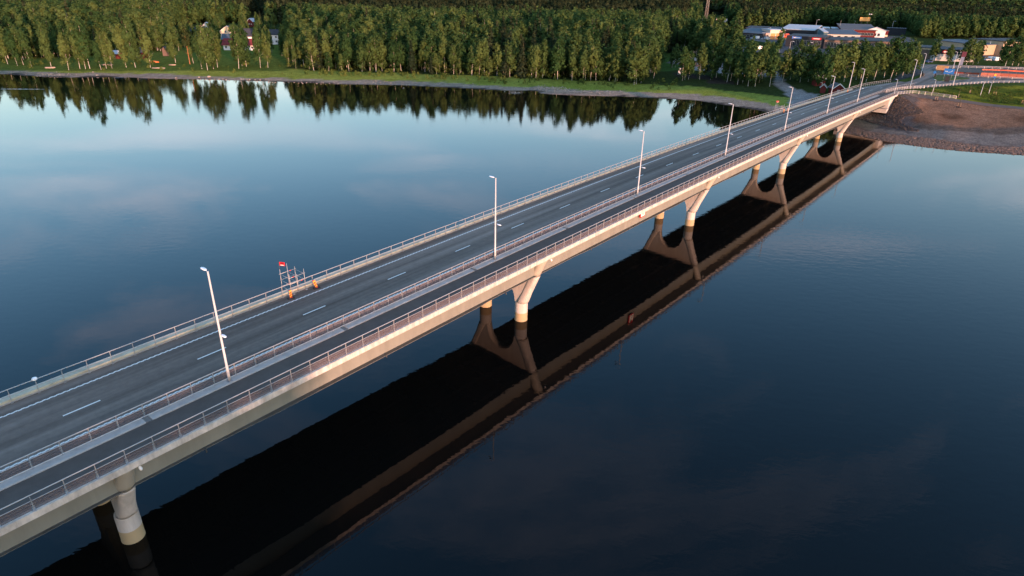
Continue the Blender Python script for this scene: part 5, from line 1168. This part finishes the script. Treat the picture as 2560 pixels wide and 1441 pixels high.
for px, py, rz, kd, m_, lab in ((1838, 93.5, 1.2, 'van', PW, 'white van at the left end of the car yard row'), (1851, 94.5, 1.2, 'car', PW, 'white car second from the left in the car yard row'), (1863, 95.5, 1.3, 'car', PS, 'silver car third in the car yard row'),
    (1876, 94.2, 0.4, 'van', PW, 'white van with dark windows in the middle of the car yard'), (1883, 97.5, 0.3, 'car', PW, 'white car in front of the dark-windowed van in the yard'), (1897, 98.3, 0.2, 'van', PW, 'big white box van left of the peach garage'), (1908, 99.8, 0.5, 'car', PS, 'silver car in front of the low peach garage'), (1917, 100, 0.6, 'van', PS, 'grey van in front of the low peach garage'),
    (1960, 99.8, 0.8, 'car', PS, 'silver car right of the sunlit peach garage'), (1963, 96, 0.3, 'truck', PR, 'red truck parked behind the peach garage corner'), (2000, 97.5, 0.15, 'truck', PR, 'orange-red truck before the dark warehouse wall'),
    (1870, 123, 0.2, 'car', PB, 'dark blue car in the grassy lot below the car yard'), (1898, 124.5, 0.1, 'van', PW, 'white van in the grassy lot below the car yard'), (2022, 129, 1.1, 'car', PS, 'silver car in front of the dark shop windows, farther one'), (2027, 133, 1.1, 'car', PW, 'white car in front of the dark shop windows, nearer one'),
    (2470, 152, 0.1, 'car', PS, 'silver blue car left of the white cars at the shop lot'), (2481, 152, 0.1, 'van', PW, 'white van in the lot behind the traffic island'), (2494, 153, 0.1, 'van', PW, 'white box van at the right end of the lot behind the island'), (2322, 157, 0.4, 'car', PB, 'dark blue car on the shop forecourt by the roundabout'), (2462, 145, 0.5, 'car', PD, 'dark car parked against the tan annex')):
    vehicle(G(px, py), rz, kd, m_, lab)

# ------------------------------------------------------------------ masts, flags, billboard, poles
M_LAT = mat('lattice_steel', (0.30, 0.26, 0.22), 0.6, var=0.15, scale=1)
p = G(1762, 66); r = empty('radio_mast', p); tag(r, 'tall steel lattice mast rising out of the wood behind the banners', 'mast')
hm = 62.0
def mp(u, k): w_ = 2.2*(1-u)+0.6*u; a = math.pi/4+k*math.pi/2; return np.array((w_*math.cos(a), w_*math.sin(a), hm*u))
for k in range(4): mb = MB(); mb.tube([mp(0, k), mp(1, k)], [0.10, 0.07], 5); mb.build('corner_leg', M_LAT, r)
NB = 22
for i in range(NB):
    u0 = 1-(1-i/NB)**1.15 if i else 0; u1 = 1-(1-(i+1)/NB)**1.15; mb = MB()
    for k in range(4): mb.tube([mp(u0, k), mp(u1, (k+1) % 4)], 0.045, 4, caps=False); mb.tube([mp(u0, (k+1) % 4), mp(u1, k)], 0.045, 4, caps=False); mb.tube([mp(u1, k), mp(u1, (k+1) % 4)], 0.045, 4, caps=False)
    mb.build('brace', M_LAT, r)
M_FLAG = mat('banner_cloth', (0.60, 0.45, 0.42), 0.8, var=0.06, scale=1); M_FLAG2 = mat('banner_white', (0.74, 0.68, 0.66), 0.8, var=0.05, scale=1)
for k, (bx_, tx, py) in enumerate(((1793, 1796, 68), (1801, 1803, 66), (1808, 1810.5, 66), (1815, 1817, 68))):
    p = G(bx_, py); hh = min(np.arange(4, 30, 0.1), key=lambda h_: abs(proj(p+np.array((0, 0, h_)))[0][1]-47.5))
    r = empty('banner_flag', p); tag(r, 'upright %s banner on a pole above the wood, %s of four' % (('pinkish', 'white', 'pinkish', 'pinkish')[k], ('first', 'second', 'third', 'last')[k]), 'flag', 'banners beside the mast')
    mb = MB(); mb.tube([(0, 0, 0), (0, 0, hh)], 0.12, 6); mb.build('pole', M_HEAD, r)
    mb = MB(); fw_ = (2.2, 3.2, 2.4, 2.6)[k]; mb.loft([[(-0.15, 0, hh), (-fw_, 0.3, hh-0.1), (-fw_, 0.36, hh-0.1), (-0.15, 0.06, hh)], [(-0.15, 0, hh*0.55), (-fw_*0.9, -0.25, hh*0.58), (-fw_*0.9, -0.19, hh*0.58), (-0.15, 0.06, hh*0.55)]]); mb.build('banner', M_FLAG2 if k == 1 else M_FLAG, r)
# billboard
p = G(2155, 80); r = empty('billboard', p, 0.28); tag(r, 'glowing orange billboard on two tall posts above the dark red store', 'billboard')
zb = min(np.arange(5, 60, 0.2), key=lambda h_: abs(proj(p+np.array((0, 0, h_)))[0][1]-52.8)); zt = min(np.arange(5, 70, 0.2), key=lambda h_: abs(proj(p+np.array((0, 0, h_)))[0][1]-44.2))
M_BILL = mat('billboard_print', (0.85, 0.36, 0.10), 0.6, var=0.35, scale=0.16)
mb = MB(); mb.box((0, 0, (zb+zt)/2), (12.5, 0.5, zt-zb)); mb.build('panel', M_BILL, r)
for x in (-3.5, 4.5): mb = MB(); mb.tube([(x, 0.5, -1), (x, 0.5, zt)], 0.28, 8); mb.build('post', mat('post_brown', (0.10, 0.05, 0.04), 0.7), r)
mb = MB(); mb.tube([(5.6, 0.4, zt-1), (5.6, 0.4, zt+3)], 0.12, 6); mb.bar((4.4, 0.4, zt+3), (6.8, 0.4, zt+3), 0.1); mb.build('lamp_bracket', M_DARK, r)
for x in (4.4, 6.8): mb = MB(); mb.box((x, 0.2, zt+3), (1.1, 0.6, 0.45)); mb.build('floodlight', M_HEAD, r)
# town poles
def pole(name, px, py, ty, label, group, m=M_POLE, r0=0.13, head=True):
    p = G(px, py); hh = min(np.arange(3, 40, 0.1), key=lambda h_: abs(proj(p+np.array((0, 0, h_)))[0][1]-ty))
    r = empty(name, p); tag(r, label, {'lamp_post': 'lamp post', 'flagpole': 'flagpole', 'utility_pole': 'pole'}[name], group)
    mb = MB(); mb.tube([(0, 0, -0.5), (0, 0, hh)], [r0, r0*0.6], 6); mb.build('shaft', m, r)
    if head:
        mb = MB(); mb.tube([(0, 0, hh-0.1), (1.2, -0.3, hh+0.1)], 0.06, 5); mb.build('arm', m, r); mb = head_mesh(MB(), (1.0, -0.25, hh+0.1), (1, -0.25, 0), 1.2, 0.5, 0.2); mb.build('lamp_head', M_HEAD, r)
for px, py, ty, lab in ((1432, 72, 48, 'lamp post above the wood, leftmost of the row at centre'), (1490, 74, 46, 'lamp post above the wood, second of the row at centre'), (1558, 74, 45.5, 'lamp post above the wood, third of the row at centre'), (1622, 74, 45, 'lamp post above the wood, fourth of the row at centre'), (1710, 78, 44.5, 'lamp post left of the lattice mast'),
    (1842, 90, 69, 'lamp post at the left end of the car yard'), (1917, 92, 70.5, 'lamp post on the dark hall roof line behind the cars'), (2036, 84, 50, 'lamp post between the white-roofed warehouse and the wood'), (2226, 86, 53.5, 'lamp post among trees right of the red store'), (1974, 122, 104, 'curved lamp post before the blue-signed shop'), (2018, 132, 107, 'lamp post standing before the dark shop windows'), (1874, 124, 106, 'slim lamp post above the dark blue car')):
    pole('lamp_post', px, py, ty, lab, 'lamp posts in the town')
for px, py, ty, lab, hd in ((2095, 88, 51, 'bare pale utility pole left of the dark red store', False), (2133, 76, 52, 'thin utility pole behind the grey roof of the red store', False), (374, 117, 70, 'bare white pole rising among the trees on the left hillside', False), (739, 62, 40, 'short white pole above the wood left of centre', False), (1275, 44, 20, 'thin white pole among the dark spruces at centre', False), (1170, 82, 62, 'thin white pole above the birch wood at centre', False)):
    pole('utility_pole', px, py, ty, lab, 'bare poles', M_HEAD if 'white' in lab else M_LAT, 0.16, hd)
for k, (px, py, ty) in enumerate(((2445, 122, 103.5), (2460, 120, 103), (2467, 137, 103))):
    pole('flagpole', px, py, ty, 'bare white flagpole in front of the tan annex, %s of three' % ('left', 'middle', 'right')[k], 'flagpoles by the annex', M_HEAD, 0.10, False)
# shop pylons
r = empty('pylon_sign', G(2401, 164), -0.4); tag(r, 'maroon pylon sign on a grey-blue base before the cream shop', 'sign')
mb = MB(); mb.box((0, 0, 2.2), (1.7, 0.7, 4.6)); mb.build('base', mat('pylon_base', (0.14, 0.16, 0.22), 0.5), r); mb = MB(); mb.box((0.2, 0, 5.9), (2.2, 0.6, 2.7)); mb.build('panel', mat('pylon_maroon', (0.07, 0.006, 0.02), 0.5), r)
r = empty('pylon_sign', G(2253, 143), -0.4); tag(r, 'blue tapering pylon sign behind the golden trees by the brown shop', 'sign')
mb = MB(); mb.loft([[(-1.0, -0.3, 0), (0.6, -0.3, 0), (0.6, 0.3, 0), (-1.0, 0.3, 0)], [(-1.8, -0.3, 4.6), (1.7, -0.3, 4.6), (1.7, 0.3, 4.6), (-1.8, 0.3, 4.6)]]); mb.build('panel', M_BLUE, r); mb = MB(); mb.box((0, -0.33, 3.6), (1.6, 0.03, 0.5)); mb.build('lettering', LBL, r)

# ------------------------------------------------------------------ things along the far shore
M_ROCK = mat('boulder_stone', (0.30, 0.25, 0.21), 0.9, var=0.3, scale=1.5, bump=0.4, bscale=4, spec=0.2)
def rock_mesh(seed):
    r_ = np.random.default_rng(seed); bm = bmesh.new(); bmesh.ops.create_icosphere(bm, subdivisions=1, radius=0.5)
    for v in bm.verts: v.co = v.co*(1+r_.normal(0, 0.16)); v.co.z *= 0.7
    me = bpy.data.meshes.new('boulder'); bm.to_mesh(me); bm.free(); me.materials.append(M_ROCK); return me
RM = [rock_mesh(k) for k in range(5)]
for k, (px, py, s, lab) in enumerate(((523, 193, 1.6, 'single round boulder at the waterline under the golden birches'), (498, 194, 1.1, 'flat boulder left of the round waterline boulder'), (440, 195.5, 1.0, 'pale stone in the shallows left of the grey mudbank end'), (1008, 212, 1.0, 'pale stone in the shallows at the little inlet, left'), (1016, 213, 0.9, 'pale stone in the shallows at the little inlet, middle'), (1024, 212.5, 1.1, 'pale stone in the shallows at the little inlet, right'), (1009, 221, 0.8, 'small stone alone in the water off the inlet'), (243, 189, 1.2, 'pale boulder on the left shore below the birch row'), (233, 181, 0.9, 'small boulder in the grass of the left shore lawn'))):
    q = G(px, py) if py < 200 or k > 6 else W(px, py, 0.0); q = np.array((q[0], q[1], max(q[2], 0)+0.1*s)); o = link('boulder', RM[k % 5], None, q); o.scale = (s*1.3, s, s); o.rotation_euler = (0, 0, k*1.3); tag(o, lab, 'boulder', 'boulders on the far shore')
def stone_field(label, spots, seed):
    r_ = np.random.default_rng(seed); mb = MB()
    for (cx, cy, rx, ry, n_) in spots:
        for i in range(n_):
            q = G(cx+r_.normal(0, rx), cy+r_.normal(0, ry)); z_ = max(q[2], 0.0); s = r_.uniform(0.18, 0.62); base = len(mb.v); me = RM[i % 5]; a = r_.uniform(0, 6.28); ca, sa = math.cos(a), math.sin(a)
            for v in me.vertices: mb.v.append((q[0]+(v.co.x*ca-v.co.y*sa)*s*1.4, q[1]+(v.co.x*sa+v.co.y*ca)*s, z_+v.co.z*s+0.1*s))
            for f in me.polygons: mb.face([base+j for j in f.vertices])
    o = mb.build('shore_stones', M_ROCK); tag(o, label, 'stones', kind='stuff')
stone_field('scattered stones lying along the far shoreline', [(130, 187, 22, 2.2, 130), (1380, 221, 22, 2.2, 120), (1285, 234, 12, 1.0, 40), (1420, 228, 40, 2, 60), (900, 208, 150, 2, 90), (1500, 230, 60, 2, 50), (600, 200, 60, 1.2, 40)], 5)
# riprap and shingle of the embankment
def stone_cover(name, label, colr, which, smin, smax, count, seed):
    r_ = np.random.default_rng(seed); X = r_.uniform(100, 215, 60000); Y = r_.uniform(180, 255, 60000); t = shore_t(X, Y); s_ = X*DV[0]+Y*DV[1]; n_ = X*NV[0]+Y*NV[1]
    cone = (n_ < -39+0.15*(281-s_)+3*np.sin(s_*0.35)) & (n_ > -62) & (s_ < 281) & (t > 17) & ~((n_ < -45.4) & (s_ > 270)); low = (t > 0.2) & (t < 9+2*np.sin(X*0.2)) & (n_ > -62)
    ok = (s_ > 232) & (cone if which else low); X, Y = X[ok][:count], Y[ok][:count]; Z = terrain(X, Y)
    bm0 = bmesh.new(); bmesh.ops.create_cube(bm0, size=1.0); V0 = np.array([v.co[:] for v in bm0.verts]); F0 = np.array([[v.index for v in f.verts] for f in bm0.faces]); bm0.free()
    k = len(X); S = r_.uniform(smin, smax, (k, 1, 3))*np.array((1.2, 1, 0.7)); A = r_.uniform(0, 6.28, k); ca, sa = np.cos(A)[:, None], np.sin(A)[:, None]
    V = V0[None]*S*(1+r_.normal(0, 0.15, (k, 8, 3))); tx = r_.normal(0, 0.35, (k, 1)); V = np.stack([V[..., 0]*ca-V[..., 1]*sa, V[..., 0]*sa+V[..., 1]*ca, V[..., 2]+V[..., 0]*tx], -1)+np.stack([X, Y, Z+0.02], -1)[:, None]
    F = (F0[None]+np.arange(k)[:, None, None]*8).reshape(-1, 4); me = bpy.data.meshes.new(name); me.from_pydata(V.reshape(-1, 3).tolist(), [], F.tolist())
    me.materials.append(mat(name+'_stone', colr, 0.95, var=0.6, scale=2.4, spec=0.05)); tag(link(name, me), label, 'stones', kind='stuff')
stone_cover('riprap', 'dark broken rock on the slope under the bridge end', (0.070, 0.058, 0.052), True, 0.16, 0.42, 7000, 9)
stone_cover('shingle', 'brown and grey stones along the embankment waterline', (0.17, 0.13, 0.11), False, 0.12, 0.34, 9000, 10)
M_TIMB = mat('weathered_timber', (0.36, 0.27, 0.20), 0.85, var=0.25, scale=1.5); M_TARP = mat('orange_tarp', (0.55, 0.16, 0.04), 0.7, var=0.2, scale=0.8)
def boat(p, rz, L_, m, label, tarp=None):
    r = empty('rowing_boat', p, rz); tag(r, label, 'boat')
    rings = []
    for u in np.linspace(0, 1, 9):
        w_ = 0.75*math.sin(math.pi*min(u*0.92+0.08, 1))**0.6+0.02; rings.append([(L_*(u-0.5), w_*math.cos(a), 0.55*max(math.sin(a), 0)+0.02) for a in np.linspace(0, math.pi, 9)])
    mb = MB(); mb.loft(rings, smooth=True); mb.build('hull', m, r); mb = MB(); mb.bar((-L_*0.45, 0, 0.58), (L_*0.42, 0, 0.58), 0.08, 0.08); mb.build('keel', M_TIMB, r)
    if tarp: mb = MB(); mb.loft([[(x, -1.0, 0.1), (x, -0.5, 0.75+h_), (x, 0.5, 0.75+h_), (x, 1.0, 0.1)] for x, h_ in ((-1.8, 0.0), (-0.6, 0.25), (0.8, 0.1), (1.9, 0.0))]); mb.build('tarpaulin', tarp, r)
boat(G(126, 171), 0.35, 4.6, M_TIMB, 'grey upturned rowing boat on the grass at the left shore')
boat(G(386, 157), 0.1, 5.0, M_TARP, 'orange covered boat lying on the lawn below the red cottage', M_TARP)
r = empty('garden_table', G(268, 165), 0.1); tag(r, 'pinkish timber garden table and benches among the left shore birches', 'table')
mb = MB(); mb.box((0, 0, 0.74), (5.0, 1.4, 0.10)); mb.build('table_top', M_TIMB, r)
for sy in (-1.3, 1.3): mb = MB(); mb.box((0, sy, 0.45), (5.0, 0.5, 0.08)); mb.build('bench_seat', M_TIMB, r)
for x in (-2, 2):
    for y in (-0.5, 0.5): mb = MB(); mb.box((x, y, 0.35), (0.12, 0.12, 0.7)); mb.build('leg', M_TIMB, r)
for px, py, L_, lab in ((395, 172, 6.5, 'brown timber log lying near the shore by the covered boat'), (430, 164, 3.5, 'pale plank pile on the lawn left of the pine')):
    mb = MB()
    for k in range(4): mb.tube([(-L_/2, 0.28*k, 0.15+0.18*(k % 2)), (L_/2, 0.28*k+0.1, 0.15+0.18*(k % 2))], 0.15, 7)
    o = mb.build('log_pile', M_TIMB, None, G(px, py)); tag(o, lab, 'logs')
r = empty('notice_board', G(1698, 187), 0.3); tag(r, 'white upright board at the edge of the grass left of the gravel heap', 'board')
mb = MB(); mb.box((0, 0, 1.7), (1.5, 0.5, 3.4)); mb.build('panel', WHT, r); mb = MB(); mb.box((0.15, -0.26, 2.0), (0.6, 0.03, 0.9)); mb.build('poster', BRK, r)
def heap(px, py, rx, ry, h, m, label):
    mb = MB(); n_ = 18; r_ = random.Random(3); rings = []
    for u in np.linspace(0, 1, 7): rings.append([(rx*(1-u)**0.8*math.cos(6.283*k/n_)*(1+0.12*math.sin(3*k+u*4)), ry*(1-u)**0.8*math.sin(6.283*k/n_)*(1+0.1*math.cos(2*k)), h*u**0.9-0.4) for k in range(n_)])
    mb.loft(rings, smooth=True); o = mb.build('gravel_heap', m, None, G(px, py)); tag(o, label, 'heap')
heap(1722, 158, 13, 8, 4.2, mat('heap_gravel', (0.26, 0.23, 0.20), 0.95, var=0.2, scale=1, bump=0.6, bscale=3), 'pale gravel heap behind the birches at the edge of the yard')
r = empty('site_cabin', G(1738, 166), 0.3); tag(r, 'brownish site cabin with a pale roof edge in front of the gravel heap', 'cabin')
mb = MB(); mb.box((0, 0, 1.4), (5, 2.4, 2.8)); mb.build('body', BRK, r); mb = MB(); mb.box((0, 0, 2.9), (5.3, 2.7, 0.16)); mb.build('roof', RGY, r); window(r, (0.8, -1.2, 1.7), 1.0, 0.8, 0)
# wake of something small crossing the water at the left
mb = MB(); a = W(-10, 223, 0); b = W(112, 223.5, 0); k = 40
mb.loft([[a+(b-a)*u+np.array((0, w_, z_))*(0.25+0.75*math.sin(math.pi*u)) for w_, z_ in ((-0.22, -0.02), (0, 0.07+0.03*math.sin(9*u*6)), (0.22, -0.02))] for u in np.linspace(0, 1, k)])
o = mb.build('wake', mat('foam', (0.55, 0.60, 0.62), 0.4, var=0.3, scale=0.8)); tag(o, 'thin pale wake line on the water at the far left', 'wake')
